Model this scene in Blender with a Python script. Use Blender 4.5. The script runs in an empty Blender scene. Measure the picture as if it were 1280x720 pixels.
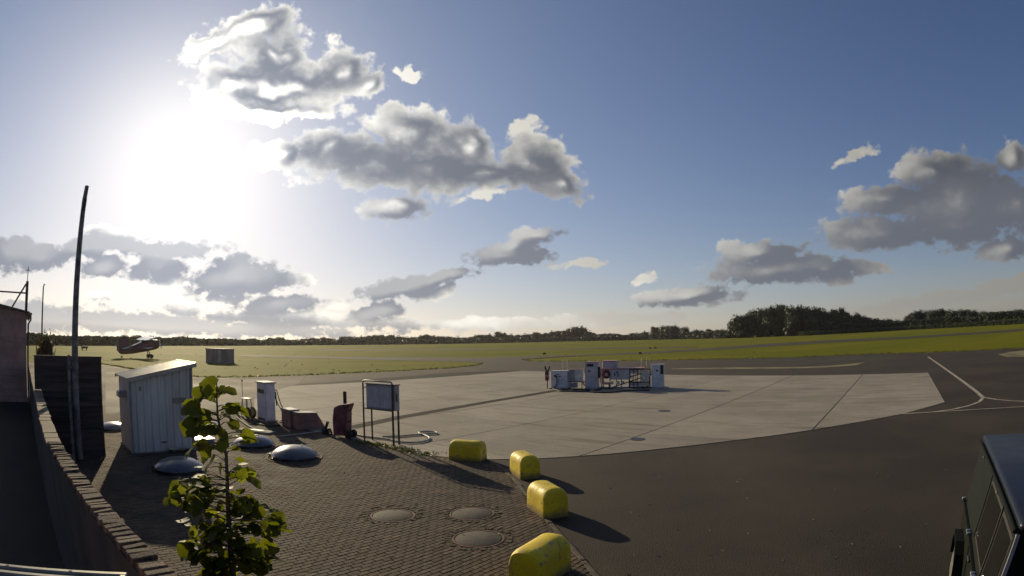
import bpy, bmesh, math, random
from mathutils import Vector, Matrix, noise as mnoise
from mathutils.geometry import tessellate_polygon, intersect_line_plane
R = math.radians
random.seed(11)
scene = bpy.context.scene
COL = scene.collection

# ------------------------------------------------------------------ camera
# fixed wide-angle webcam: equidistant lens (theta = r / f), 3.6 m above the ground, nose slightly up, slight roll
FPX, PITCH, ROLL, CAM_H = 700.0, R(5.25), R(0.9), 3.6
_F = Vector((0, math.cos(PITCH), math.sin(PITCH)))
_U0 = Vector((0, -math.sin(PITCH), math.cos(PITCH)))
_R0 = Vector((1, 0, 0))
_R = _R0*math.cos(ROLL) - _U0*math.sin(ROLL)
_U = _U0*math.cos(ROLL) + _R0*math.sin(ROLL)
cd = bpy.data.cameras.new('webcam')
cam = bpy.data.objects.new('webcam', cd)
COL.objects.link(cam)
cam.matrix_world = Matrix(((_R.x, _U.x, -_F.x, 0), (_R.y, _U.y, -_F.y, 0), (_R.z, _U.z, -_F.z, CAM_H), (0, 0, 0, 1)))
scene.camera = cam
cd.type = 'PANO'
cd.sensor_fit = 'HORIZONTAL'
cd.sensor_width = 36.0
cd.sensor_height = 20.25
cc = cd if hasattr(cd, 'panorama_type') else cd.cycles
cc.panorama_type = 'FISHEYE_LENS_POLYNOMIAL'
cc.fisheye_fov = R(180)
cc.fisheye_polynomial_k0 = 0.0
cc.fisheye_polynomial_k1 = -1280.0/36.0/FPX
cc.fisheye_polynomial_k2 = 0.0
cc.fisheye_polynomial_k3 = 0.0
cc.fisheye_polynomial_k4 = 0.0
cd.clip_start = 0.05
cd.clip_end = 20000

def ray(px, py):                       # direction through a point of the 1280 x 720 photograph
    u, v = px-640, 360-py
    r = math.hypot(u, v) or 1e-9
    th = r/FPX
    return _F*math.cos(th) + (_R*u + _U*v)*(math.sin(th)/r)
def G(px, py, z=0.0):                  # the point at height z seen there
    d = ray(px, py)
    t = (z-CAM_H)/d.z
    return Vector((d.x*t, d.y*t, z))
def azel(px, py):
    d = ray(px, py)
    return math.atan2(d.x, d.y), math.asin(d.z)

# ------------------------------------------------------------------ sun, sky, exposure
SUN_AZ, SUN_EL = R(-34.3), R(16.8)
SUN_DIR = Vector((math.sin(SUN_AZ)*math.cos(SUN_EL), math.cos(SUN_AZ)*math.cos(SUN_EL), math.sin(SUN_EL)))
sl = bpy.data.lights.new('sun', 'SUN')
sl.energy = 4.8
sl.angle = R(0.5)
sl.color = (1.0, 0.83, 0.54)
so = bpy.data.objects.new('sun', sl)
so.rotation_euler = (-SUN_DIR).to_track_quat('-Z', 'Y').to_euler()
so.location = (0, 0, 60)
COL.objects.link(so)

world = bpy.data.worlds.new('World')
scene.world = world
world.use_nodes = True
class NT:                              # small node-tree writer
    def __init__(s, tree): s.t = tree; s.n = tree.nodes; s.l = tree.links
    def add(s, typ, **kw):
        nd = s.n.new(typ)
        for k, v in kw.items(): setattr(nd, k, v)
        return nd
    def put(s, sock, v):
        if v is None: return
        if isinstance(v, bpy.types.NodeSocket): s.l.new(v, sock)
        else: sock.default_value = v
    def m(s, op, a, b=None, c=None, clamp=False):
        nd = s.add('ShaderNodeMath', operation=op, use_clamp=clamp)
        for i, v in enumerate((a, b, c)): s.put(nd.inputs[i], v)
        return nd.outputs[0]
    def vm(s, op, a, b=None, out=0, scale=None):
        nd = s.add('ShaderNodeVectorMath', operation=op)
        s.put(nd.inputs[0], a)
        s.put(nd.inputs[1], b)
        if scale is not None: s.put(nd.inputs['Scale'], scale)
        return nd.outputs[out]
    def noise(s, vec, scale, detail=4, rough=.55, out=0, lac=2.0, dist=0.0):
        nd = s.add('ShaderNodeTexNoise')
        s.put(nd.inputs['Vector'], vec)
        nd.inputs['Scale'].default_value = scale
        nd.inputs['Detail'].default_value = detail
        nd.inputs['Roughness'].default_value = rough
        nd.inputs['Lacunarity'].default_value = lac
        nd.inputs['Distortion'].default_value = dist
        return nd.outputs[out]
    def ss(s, x, lo, hi, a=0.0, b=1.0, typ='SMOOTHSTEP'):
        nd = s.add('ShaderNodeMapRange', interpolation_type=typ)
        for i, v in enumerate((x, lo, hi, a, b)): s.put(nd.inputs[i], v)
        return nd.outputs[0]
    def mix(s, f, a, b, blend='MIX'):
        nd = s.add('ShaderNodeMix', data_type='RGBA', blend_type=blend)
        s.put(nd.inputs[0], f)
        s.put(nd.inputs[6], a if isinstance(a, bpy.types.NodeSocket) else tuple(a)+(1,)*(4-len(a)))
        s.put(nd.inputs[7], b if isinstance(b, bpy.types.NodeSocket) else tuple(b)+(1,)*(4-len(b)))
        return nd.outputs[2]
    def xyz(s, x, y, z=0.0):
        nd = s.add('ShaderNodeCombineXYZ')
        for i, v in enumerate((x, y, z)): s.put(nd.inputs[i], v)
        return nd.outputs[0]

# every cloud of the photograph: a few soft lobes (place, half width, half height, tilt) by direction
CLOUDS = [
 # tall cloud, upper left
 (322,34,62,22,14),(262,56,34,15,20),(345,66,42,30,0),(350,103,105,30,-3),(430,84,42,26,25),(292,98,52,22,15),(330,133,95,14,-4),(462,105,26,16,30),
 # long cloud, upper middle
 (355,192,48,20,8),(415,192,70,26,10),(520,160,62,32,-6),(540,208,105,36,-4),(470,200,78,34,0),(612,216,70,22,0),(668,202,52,32,-10),(655,165,20,13,0),(700,230,44,17,-8),(495,258,42,16,-4),(585,175,32,24,-20),
 (512,88,15,7,0),(606,246,32,8,6),
 # low bank on the left
 (12,316,26,22,0),(50,324,46,13,4),(105,312,42,11,6),(128,336,30,12,10),(196,332,42,15,2),(216,310,60,11,0),(160,308,24,9,0),(212,348,22,8,6),(300,348,56,23,0),(352,348,42,8,2),(150,298,40,9,0),
 (235,386,24,13,0),(345,380,40,11,6),(290,372,30,5,0),(120,371,22,4,0),
 (200,404,240,12,-2),(60,397,120,16,0),(430,402,100,6,0),(640,404,170,7,1),(770,397,95,6,2),(330,396,120,7,2),
 # middle
 (630,320,55,14,2),(668,294,36,9,10),(720,331,34,6,2),(640,306,30,12,20),
 (535,350,58,9,9),(505,360,55,11,6),(478,388,28,10,8),(550,366,20,7,16),(420,378,20,7,0),(560,342,34,6,8),
 # right
 (945,318,50,14,4),(985,340,90,17,3),(860,369,62,11,5),(1075,334,38,8,4),(806,348,16,6,18),(1030,336,40,12,0),
 (1170,212,48,26,0),(1105,246,60,20,8),(1205,250,90,42,6),(1100,290,76,20,4),(1195,280,90,24,6),(1268,198,26,22,0),(1275,255,70,36,0),(1075,192,24,10,25),
 (1258,312,34,13,0),(1180,374,120,9,9),(1285,354,70,10,5),
 # outside the frame: the sky goes on the same way
 (-120,330,110,22,0),(-140,240,60,26,0),(1400,300,90,24,0),(1390,190,80,30,10),(560,-160,130,46,0),(120,-120,110,40,10),(900,-140,120,36,0),
]
BACK_CLOUDS = [(100,14,12,3),(125,24,16,5),(150,10,20,3),(175,30,14,6),(-160,16,16,4),(-135,26,14,5),(-110,12,16,3),(-95,34,12,5),(80,36,10,5),(-60,48,12,6),(60,58,16,6)]
w = NT(world.node_tree)
w.n.clear()
tc = w.add('ShaderNodeTexCoord')
dirn = tc.outputs['Generated']
sep = w.add('ShaderNodeSeparateXYZ'); w.put(sep.inputs[0], dirn)
az = w.m('ARCTAN2', sep.outputs[0], sep.outputs[1])
el = w.m('ARCSINE', sep.outputs[2])
uv = w.xyz(az, el, 0.0)
n1 = w.noise(uv, 9.0, 3, .55, out=1)
wr = w.vm('SUBTRACT', n1, (.5, .5, .5))
wamt = w.ss(el, .02, .40, .015, .11, 'LINEAR')
uvw0 = w.vm('ADD', uv, w.vm('MULTIPLY', wr, w.xyz(wamt, w.m('MULTIPLY', wamt, .7), 0.0)))
n1b = w.noise(uv, 30.0, 6, .62, out=1)
wamt2 = w.ss(el, .02, .35, .028, .060, 'LINEAR')
uvw = w.vm('ADD', uvw0, w.vm('MULTIPLY', w.vm('SUBTRACT', n1b, (.5, .5, .5)), w.xyz(wamt2, w.m('MULTIPLY', wamt2, .7), 0.0)))
lobes = []
for (x, y, rx, ry, tilt) in CLOUDS:
    c, s_ = math.cos(R(tilt)), math.sin(R(tilt))
    a0, e0 = azel(x, y)
    a1, e1 = azel(x+rx*c, y-rx*s_)
    a2, e2 = azel(x-ry*s_, y-ry*c)
    lobes.append((a0, e0, math.hypot(a1-a0, e1-e0), math.hypot(a2-a0, e2-e0), math.atan2(e1-e0, a1-a0)))
for (a, e, bw, bh) in BACK_CLOUDS:
    lobes.append((R(a), R(e), R(bw), R(bh), 0.0))
def lobe_field(ls, vec, after=None, k=.28):
    acc = None
    for (a0, e0, lw, lh, ang) in ls:
        mp = w.add('ShaderNodeMapping', vector_type='TEXTURE')
        prev = acc if acc is not None else after
        if prev is None: w.put(mp.inputs[0], vec)
        else:                          # hang each lobe on the one before, so that few values are alive at a time
            md = w.add('ShaderNodeVectorMath', operation='MULTIPLY_ADD')
            w.put(md.inputs[0], prev); md.inputs[1].default_value = (1e-12, 1e-12, 0); w.put(md.inputs[2], vec)
            w.put(mp.inputs[0], md.outputs[0])
        mp.inputs['Location'].default_value = (a0, e0, 0)
        mp.inputs['Rotation'].default_value = (0, 0, ang)
        mp.inputs['Scale'].default_value = ((lw*1.12, lh*1.15, 1) if e0 > .2 else (lw*1.22, lh*1.30, 1))
        ln = w.vm('LENGTH', mp.outputs[0], out=1)
        if acc is None: acc = ln
        else:
            nd = w.add('ShaderNodeMath', operation='SMOOTH_MIN')
            w.put(nd.inputs[0], acc); w.put(nd.inputs[1], ln); nd.inputs[2].default_value = k
            acc = nd.outputs[0]
    return acc
acc = lobe_field(lobes, uvw)
soft = w.m('MAXIMUM', w.m('SUBTRACT', 1.0, acc), -2.0)
# the same field a step towards the sun, big lobes only: says which side of a cloud the light reaches
tosun = w.vm('NORMALIZE', w.vm('SUBTRACT', (SUN_AZ, SUN_EL+.02, 0), uv))
bigl = [l for l in lobes if l[2] > R(2.1) and l[3] > R(.72)]
accs = lobe_field(bigl, uvw0, after=acc, k=.95)
acc2 = lobe_field(bigl, w.vm('ADD', uvw0, w.vm('SCALE', tosun, scale=.034)), after=accs, k=.95)
nvec = w.vm('MULTIPLY', uv, (1.0, 1.35, 1.0))
n2 = w.noise(nvec, 24.0, 8, .60)
n2s = w.noise(nvec, 13.0, 4, .5)
low = w.ss(el, .10, .32, 1.0, 0.0)
n4 = w.noise(nvec, 62.0, 5, .6)
n2 = w.m('ADD', n2, w.m('MULTIPLY', w.m('MULTIPLY', w.m('SUBTRACT', n4, .5), .9), low))
def puffs(scale, det):                 # round billows
    vo = w.add('ShaderNodeTexVoronoi', feature='F1', normalize=False)
    w.put(vo.inputs['Vector'], w.vm('ADD', nvec, w.vm('SCALE', w.vm('SUBTRACT', n1b, (.5, .5, .5)), scale=.03)))
    vo.inputs['Scale'].default_value = scale; vo.inputs['Detail'].default_value = det; vo.inputs['Roughness'].default_value = .55
    return vo.outputs['Distance']
pf = w.m('SUBTRACT', .42, puffs(20.0, 2.0))
d0 = w.m('ADD', w.m('ADD', soft, w.m('MULTIPLY', w.m('SUBTRACT', n2, .5), 1.0)), w.m('MULTIPLY', pf, .55))
softs = w.m('MAXIMUM', w.m('SUBTRACT', 1.0, accs), -2.0)   # small shreds stay thin and bright
d1 = w.m('ADD', w.m('ADD', softs, w.m('MULTIPLY', w.m('SUBTRACT', n2, .5), .35)), w.m('ADD', w.m('MULTIPLY', w.m('SUBTRACT', n2s, .5), .4), w.m('MULTIPLY', pf, .22)))
# clear air
sky = w.add('ShaderNodeTexSky', sky_type='NISHITA')
sky.sun_disc = False
sky.sun_elevation = SUN_EL
sky.sun_rotation = SUN_AZ
sky.altitude = 0
sky.air_density = 1.0
sky.dust_density = .6
sky.ozone_density = 3.0
cosang = w.vm('DOT_PRODUCT', dirn, tuple(SUN_DIR), out=1)
ang = w.m('ARCCOSINE', w.m('MINIMUM', cosang, .99999))
def ex(k, amp): return w.m('MULTIPLY', w.m('EXPONENT', w.m('DIVIDE', ang, -k)), amp)
SKY_K = .076
base = w.vm('SCALE', sky.outputs[0], scale=SKY_K)
base = w.mix(1.0, base, (.95, .905, 1.12), 'MULTIPLY')
hsv = w.add('ShaderNodeHueSaturation'); w.put(hsv.inputs['Color'], base); hsv.inputs['Saturation'].default_value = 1.06
base = hsv.outputs[0]
# forward-scattered light round the sun
aur = ex(.082, 3.0)
halo = ex(.46, .34)
base = w.vm('ADD', base, w.vm('SCALE', (1.0, .99, .93), scale=aur))
base = w.vm('ADD', base, w.vm('SCALE', (.84, .97, 1.04), scale=halo))
# cream haze low under the sun
lowglow = w.m('MULTIPLY', w.m('EXPONENT', w.m('DIVIDE', w.m('MAXIMUM', el, 0.0), -.13)), ex(.75, .75))
base = w.vm('ADD', base, w.vm('SCALE', (1.0, .96, .74), scale=lowglow))
# gentle shoulder on the glare
sp = w.add('ShaderNodeSeparateXYZ'); w.put(sp.inputs[0], base)
base = w.xyz(*[w.m('MULTIPLY', w.m('SUBTRACT', 1.0, w.m('EXPONENT', w.m('DIVIDE', sp.outputs[i], -k))), k) for i, k in ((0, 1.22), (1, 1.20), (2, 1.17))])
# clouds
alpha = w.ss(d0, -.34, .04)
lowbank = w.ss(el, .17, .30, 1.0, 0.0)
thick = w.ss(w.m('ADD', d1, w.m('MULTIPLY', lowbank, w.m('MULTIPLY_ADD', w.ss(ang, .5, 1.2, 1.0, 0.0), .26, .26))), .02, .62)
diff = w.m('SUBTRACT', acc2, accs)     # > 0: density falls off towards the sun, so the light gets in
diff = w.m('MINIMUM', w.m('MAXIMUM', diff, -.8), .8)
lit = w.ss(w.m('ADD', diff, w.m('MULTIPLY', pf, .20)), -.16, .62)
lit = w.m('MULTIPLY', lit, w.m('SUBTRACT', 1.05, w.m('MULTIPLY', lowbank, w.ss(ang, .3, 1.0, .85, .15))))
near = w.m('EXPONENT', w.m('DIVIDE', ang, -.50))
edge = w.m('ADD', .36, w.m('MULTIPLY', near, 2.0))
core = w.m('ADD', w.m('MULTIPLY_ADD', lowbank, .07, .06), w.m('MULTIPLY', near, .42))
edge = w.m('MULTIPLY', edge, w.m('ADD', w.ss(lit, .0, .55, .62, 1.0), w.m('MULTIPLY', near, .3)))
edge_c = w.vm('SCALE', (1.0, .97, .89), scale=edge)
core_c = w.vm('SCALE', (.84, .92, 1.12), scale=core)
shade = w.m('MULTIPLY', w.m('POWER', thick, .6), w.ss(lit, 0.0, 1.0, 1.0, .16, 'LINEAR'))
cl = w.mix(shade, edge_c, core_c)
# distance: low clouds fade into the horizon air
far = w.ss(el, .0, .16, .95, 1.0, 'LINEAR')
skyc = w.mix(w.m('MULTIPLY', alpha, far), base, cl)
bg = w.add('ShaderNodeBackground')
w.put(bg.inputs[0], skyc)
bg.inputs[1].default_value = 1.0
wo = w.add('ShaderNodeOutputWorld')
w.l.new(bg.outputs[0], wo.inputs[0])
world.cycles.sampling_method = 'MANUAL'
world.cycles.sample_map_resolution = 512

scene.view_settings.view_transform = 'Standard'
scene.view_settings.look = 'None'
scene.view_settings.exposure = 0.0
scene.view_settings.gamma = 1.0
scene.cycles.use_denoising = True
scene.cycles.max_bounces = 5
scene.cycles.diffuse_bounces = 3
scene.cycles.use_adaptive_sampling = True
scene.cycles.adaptive_threshold = .015
scene.cycles.adaptive_min_samples = 20

# ------------------------------------------------------------------ helpers
AX, AY = math.sin(R(40)), math.cos(R(40))
VA = Vector((AX, AY, 0))               # the airfield is laid out square to these two directions
VB = Vector((AY, -AX, 0))
ROT = R(-40)                           # local y runs along VA, local x along VB

class MB:
    """collects shapes, then links them as ONE mesh object"""
    def __init__(s): s.bm = bmesh.new()
    def quad(s, *pts):
        return s.bm.faces.new([s.bm.verts.new(p) for p in pts])
    def box(s, x0, x1, y0, y1, z0, z1, bevel=0.0, seg=1):
        b = bmesh.new()
        bmesh.ops.create_cube(b, size=1)
        for v in b.verts:
            v.co = Vector(((x0+x1)/2+v.co.x*(x1-x0), (y0+y1)/2+v.co.y*(y1-y0), (z0+z1)/2+v.co.z*(z1-z0)))
        if bevel: bmesh.ops.bevel(b, geom=list(b.edges), offset=bevel, segments=seg, affect='EDGES', profile=.5)
        s.join(b); return s
    def join(s, b):
        m = bpy.data.meshes.new('tmp'); b.to_mesh(m); b.free(); s.bm.from_mesh(m); bpy.data.meshes.remove(m)
    def bar(s, p0, p1, w, h=None):
        """square bar between two points"""
        p0, p1 = Vector(p0), Vector(p1); h = h or w
        d = (p1-p0).normalized()
        up = Vector((0, 0, 1)) if abs(d.z) < .95 else Vector((0, 1, 0))
        sx = d.cross(up).normalized()*w/2; sy = sx.cross(d).normalized()*h/2
        a = [s.bm.verts.new(p0+i*sx+j*sy) for i, j in ((-1,-1),(1,-1),(1,1),(-1,1))]
        b = [s.bm.verts.new(p1+i*sx+j*sy) for i, j in ((-1,-1),(1,-1),(1,1),(-1,1))]
        for i in range(4): s.bm.faces.new((a[i], a[(i+1)%4], b[(i+1)%4], b[i]))
        s.bm.faces.new(a[::-1]); s.bm.faces.new(b); return s
    def tube(s, pts, r, n=8, cap=True):
        pts = [Vector(p) for p in pts]
        rs = r if isinstance(r, (list, tuple)) else [r]*len(pts)
        rings = []; prev = None
        for i, p in enumerate(pts):
            d = (pts[min(i+1, len(pts)-1)]-pts[max(i-1, 0)]).normalized()
            if prev is None:
                prev = d.orthogonal().normalized()
            prev = (prev - d*prev.dot(d)).normalized()
            q = d.cross(prev)
            rings.append([s.bm.verts.new(p+(prev*math.cos(t)+q*math.sin(t))*rs[i]) for t in [2*math.pi*k/n for k in range(n)]])
        for a, b in zip(rings, rings[1:]):
            for k in range(n): s.bm.faces.new((a[k], a[(k+1)%n], b[(k+1)%n], b[k]))
        if cap: s.bm.faces.new(rings[0][::-1]); s.bm.faces.new(rings[-1])
        return s
    def lathe(s, prof, n=24, c=(0, 0), axis='z'):
        rings = []
        for (r, z) in prof:
            if r < 1e-5:
                rings.append([s.bm.verts.new(s._ax(c, 0, 0, z, axis))])
            else:
                rings.append([s.bm.verts.new(s._ax(c, r*math.cos(2*math.pi*k/n), r*math.sin(2*math.pi*k/n), z, axis)) for k in range(n)])
        for a, b in zip(rings, rings[1:]):
            for k in range(n):
                if len(a) == 1 and len(b) == 1: continue
                if len(a) == 1: s.bm.faces.new((a[0], b[(k+1)%n], b[k]))
                elif len(b) == 1: s.bm.faces.new((a[k], a[(k+1)%n], b[0]))
                else: s.bm.faces.new((a[k], a[(k+1)%n], b[(k+1)%n], b[k]))
        return s
    def _ax(s, c, x, y, z, axis):
        if axis == 'z': return (c[0]+x, c[1]+y, z)
        if axis == 'x': return (z, c[0]+x, c[1]+y)
        return (c[0]+x, z, c[1]+y)
    def prism(s, poly, z0, z1, axis='z'):
        """polygon pushed along an axis; poly in the two other axes"""
        def P(u, v, t): return (u, v, t) if axis == 'z' else ((t, u, v) if axis == 'x' else (u, t, v))
        a = [s.bm.verts.new(P(u, v, z0)) for u, v in poly]
        b = [s.bm.verts.new(P(u, v, z1)) for u, v in poly]
        n = len(poly)
        for i in range(n): s.bm.faces.new((a[i], a[(i+1)%n], b[(i+1)%n], b[i]))
        for tri in tessellate_polygon([[Vector((u, v, 0)) for u, v in poly]]):
            s.bm.faces.new([a[i] for i in tri]); s.bm.faces.new([b[i] for i in tri])
        return s
    def sheet(s, poly, z):
        vs = [s.bm.verts.new((p[0], p[1], z)) for p in poly]
        for tri in tessellate_polygon([[Vector((p[0], p[1], 0)) for p in poly]]):
            s.bm.faces.new([vs[i] for i in tri])
        return s
    def mesh(s, name, mat, smooth=None):
        bmesh.ops.recalc_face_normals(s.bm, faces=list(s.bm.faces))
        me = bpy.data.meshes.new(name); s.bm.to_mesh(me); s.bm.free()
        me.materials.append(mat)
        if smooth is not None:
            for p in me.polygons: p.use_smooth = True
            if smooth < 180:
                try: me.set_sharp_from_angle(angle=R(smooth))
                except Exception: pass
        return me
    def build(s, name, mat, parent=None, smooth=None, label=None, kind=None):
        o = bpy.data.objects.new(name, s.mesh(name, mat, smooth))
        COL.objects.link(o)
        if parent: o.parent = parent
        if label: o['label'] = label
        if kind: o['kind'] = kind
        return o
def up_faces(o):                       # flat sheets look up
    for p in o.data.polygons:
        if p.normal.z < 0: p.flip()
    return o
def tag(o, label, cat, group=None):
    o['label'] = label; o['category'] = cat
    if group: o['group'] = group
    return o
def thing(name, label, cat, loc=(0, 0, 0), rz=0.0, group=None):
    o = bpy.data.objects.new(name, None); COL.objects.link(o)
    o.empty_display_size = .2
    o.location = loc; o.rotation_euler = (0, 0, rz)
    return tag(o, label, cat, group)
def inst(name, me, parent=None, loc=(0, 0, 0), rot=(0, 0, 0), sc=(1, 1, 1)):
    o = bpy.data.objects.new(name, me); COL.objects.link(o)
    if parent: o.parent = parent
    o.location = loc; o.rotation_euler = rot; o.scale = sc
    return o
KIDS = {}
def copy_tree(o, parent=None):
    c = o.copy(); COL.objects.link(c); c.parent = parent
    for ch in list(o.children): copy_tree(ch, c)
    return c

# ------------------------------------------------------------------ materials
def mat(name, col, rough=.7, metal=0.0, var=.15, scale=3.0, bump=0.0, bscale=40.0, col2=None, stain=None, rnd=0.0, coat=0.0, spec=None, dirt=0.0, stretch=None, island=0.0):
    """principled surface with two scales of noise in its colour, fine relief, per-object spread"""
    m = bpy.data.materials.new(name); m.use_nodes = True
    n = NT(m.node_tree); n.n.clear()
    out = n.add('ShaderNodeOutputMaterial'); p = n.add('ShaderNodeBsdfPrincipled')
    n.l.new(p.outputs[0], out.inputs[0])
    co = n.add('ShaderNodeTexCoord').outputs['Object']
    if stretch: co = n.vm('MULTIPLY', co, stretch)
    big = n.noise(co, scale, 6, .6)
    c2 = col2 or tuple(c*(1-2.2*var) for c in col)
    c1 = tuple(min(1, c*(1+var)) for c in col)
    c = n.mix(n.ss(big, .32, .68), c2, c1)
    if stain:                          # (colour, scale, low, high)
        st = n.noise(n.vm('ADD', co, (7, 3, 5)), stain[1], 5, .65)
        c = n.mix(n.ss(st, stain[2], stain[3], 0.0, .85), c, stain[0])
    if dirt:
        fine = n.noise(co, bscale, 3, .6)
        c = n.mix(n.m('MULTIPLY', n.ss(fine, .35, .7), dirt), c, tuple(x*.45 for x in col))
    if rnd:
        oi = n.add('ShaderNodeObjectInfo').outputs['Random']
        c = n.vm('SCALE', c, scale=n.m('MULTIPLY_ADD', oi, 2*rnd, 1-rnd))
    if island:
        c = n.vm('SCALE', c, scale=n.m('MULTIPLY_ADD', n.add('ShaderNodeNewGeometry').outputs['Random Per Island'], 2*island, 1-island))
    n.put(p.inputs['Base Color'], c)
    n.put(p.inputs['Roughness'], n.ss(big, .3, .7, max(.02, rough-.08), min(1, rough+.08), 'LINEAR'))
    p.inputs['Metallic'].default_value = metal
    if coat: p.inputs['Coat Weight'].default_value = coat; p.inputs['Coat Roughness'].default_value = .08
    if spec is not None: p.inputs['Specular IOR Level'].default_value = spec
    if bump:
        b = n.add('ShaderNodeBump'); b.inputs['Strength'].default_value = bump; b.inputs['Distance'].default_value = .02
        n.put(b.inputs['Height'], n.noise(co, bscale, 5, .6)); n.l.new(b.outputs[0], p.inputs['Normal'])
    return m
def leafmat(name, col, col2, trans=.45, rnd=.25, tcol=None):
    m = bpy.data.materials.new(name); m.use_nodes = True
    n = NT(m.node_tree); n.n.clear()
    out = n.add('ShaderNodeOutputMaterial')
    co = n.add('ShaderNodeTexCoord').outputs['Object']
    c = n.mix(n.ss(n.noise(co, 1.3, 4, .6), .35, .65), col, col2)
    oi = n.add('ShaderNodeObjectInfo').outputs['Random']
    c = n.vm('SCALE', c, scale=n.m('MULTIPLY_ADD', oi, 2*rnd, 1-rnd))
    p = n.add('ShaderNodeBsdfPrincipled'); n.put(p.inputs['Base Color'], c); p.inputs['Roughness'].default_value = .55
    p.inputs['Specular IOR Level'].default_value = .35
    t = n.add('ShaderNodeBsdfTranslucent'); n.put(t.inputs[0], n.mix(1.0, c, tcol or (1.3, 1.25, .5), 'MULTIPLY'))
    mx = n.add('ShaderNodeMixShader'); mx.inputs[0].default_value = trans
    n.l.new(p.outputs[0], mx.inputs[1]); n.l.new(t.outputs[0], mx.inputs[2]); n.l.new(mx.outputs[0], out.inputs[0])
    return m
M = {}
M['soil'] = mat('soil', (.10, .085, .06), .95, scale=.3, bump=.4)
M['asphalt'] = mat('asphalt', (.056, .042, .030), .9, var=.18, scale=.22, bump=.8, bscale=34, dirt=.6, stain=((.084, .066, .047), .09, .50, .72), spec=.25)
M['asphalt_sunlit'] = mat('asphalt_sunlit', (.105, .084, .062), .9, var=.16, scale=.15, bump=.4, bscale=30, dirt=.4, stain=((.145, .118, .085), .07, .5, .7), spec=.25)  # asphalt again, paler: the sunlight on it is put into the colour
def slab_material():
    m = bpy.data.materials.new('concrete_slab'); m.use_nodes = True
    n = NT(m.node_tree); n.n.clear()
    out = n.add('ShaderNodeOutputMaterial'); p = n.add('ShaderNodeBsdfPrincipled'); n.l.new(p.outputs[0], out.inputs[0])
    mp = n.add('ShaderNodeMapping'); n.put(mp.inputs[0], n.add('ShaderNodeTexCoord').outputs['Object']); mp.inputs['Rotation'].default_value = (0, 0, R(40))
    co = mp.outputs[0]                 # x runs along the joints' B direction, y along A
    big = n.noise(co, .30, 6, .6)
    c = n.mix(n.ss(big, .34, .66), (.285, .252, .200), (.36, .318, .256))
    streak = n.noise(n.vm('MULTIPLY', co, (.22, 1.5, 1)), 1.0, 6, .62)       # broom and tyre streaks
    c = n.mix(n.ss(streak, .52, .70, 0.0, .62), c, (.125, .105, .075))
    st2 = n.noise(n.vm('MULTIPLY', co, (.9, 5.5, 1)), 1.0, 4, .6)
    c = n.mix(n.ss(st2, .58, .72, 0.0, .6), c, (.09, .078, .058))
    fine = n.noise(co, 14.0, 4, .65)
    c = n.mix(n.ss(fine, .35, .7, 0.0, .30), c, (.12, .10, .075))
    oi = n.add('ShaderNodeObjectInfo').outputs['Random']
    c = n.vm('SCALE', c, scale=n.m('MULTIPLY_ADD', oi, .16, .92))
    n.put(p.inputs['Base Color'], c); p.inputs['Roughness'].default_value = .9; p.inputs['Specular IOR Level'].default_value = .2
    b = n.add('ShaderNodeBump'); b.inputs['Strength'].default_value = .35; b.inputs['Distance'].default_value = .02
    n.put(b.inputs['Height'], n.noise(co, 22, 5, .65)); n.l.new(b.outputs[0], p.inputs['Normal'])
    return m
M['concrete_slab'] = slab_material()
M['joint'] = mat('joint', (.022, .020, .018), .98, scale=1, spec=.1)
M['sett'] = mat('sett', (.112, .078, .053), .9, var=.3, scale=6, bump=.5, bscale=60, dirt=.3, rnd=.25, spec=.25, stain=((.05, .043, .030), .35, .5, .68))
M['kerb'] = mat('kerb', (.105, .088, .066), .9, var=.25, scale=4, bump=.3, rnd=.2, spec=.25)
M['bed'] = mat('bed', (.078, .056, .038), .95, scale=3, bump=.4, spec=.15)
M['white_line'] = mat('white_line', (.46, .40, .30), .8, var=.2, scale=2.0, dirt=.5, bscale=14)
M['yellow_line'] = mat('yellow_line', (.42, .28, .08), .8, var=.3, scale=1.5, dirt=.5, bscale=10)
M['brick'] = mat('brick', (.135, .092, .066), .92, var=.35, scale=9, bump=.8, bscale=50, rnd=.4, dirt=.5)
M['wall_shade'] = mat('wall_shade', (.045, .042, .038), .95, var=.25, scale=1.5, bump=.3)  # shade on the wall face put into a dark colour
M['trim_grey'] = mat('trim_grey', (.33, .31, .26), .6, .2, var=.2, scale=3, dirt=.4, bscale=14)
M['pole_paint'] = mat('pole_paint', (.20, .185, .175), .6, .1, var=.25, scale=5, bump=.2, stain=((.12, .07, .05), 3.0, .56, .68))
M['mortar'] = mat('mortar', (.16, .145, .125), .95, scale=4, bump=.4)
M['coping_slab'] = mat('coping_slab', (.19, .145, .105), .92, var=.25, scale=3, bump=.3, rnd=.2)
M['board'] = mat('board', (.085, .06, .055), .8, var=.3, scale=2.5, bump=.4, bscale=20, rnd=.15, stretch=(1, .2, 3))
M['steel'] = mat('steel', (.30, .29, .28), .5, .7, var=.2, scale=5)
M['dark_steel'] = mat('dark_steel', (.075, .065, .06), .55, .3, var=.3, scale=6)
M['rusty'] = mat('rusty', (.16, .08, .055), .8, .1, var=.4, scale=7, bump=.4)
M['sheet_grey'] = mat('sheet_grey', (.64, .62, .575), .5, .1, var=.10, scale=1.6, dirt=.15, bscale=9, stain=((.36, .34, .30), .9, .60, .80), stretch=(1, 1, .25))
M['roof_white'] = mat('roof_white', (.52, .48, .40), .42, .15, var=.16, scale=1.2, dirt=.3, bscale=8)
M['pale_paint'] = mat('pale_paint', (.62, .63, .68), .45, .0, var=.08, scale=2.5, dirt=.15, bscale=12, stain=((.36, .34, .33), 1.4, .60, .78))
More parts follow.
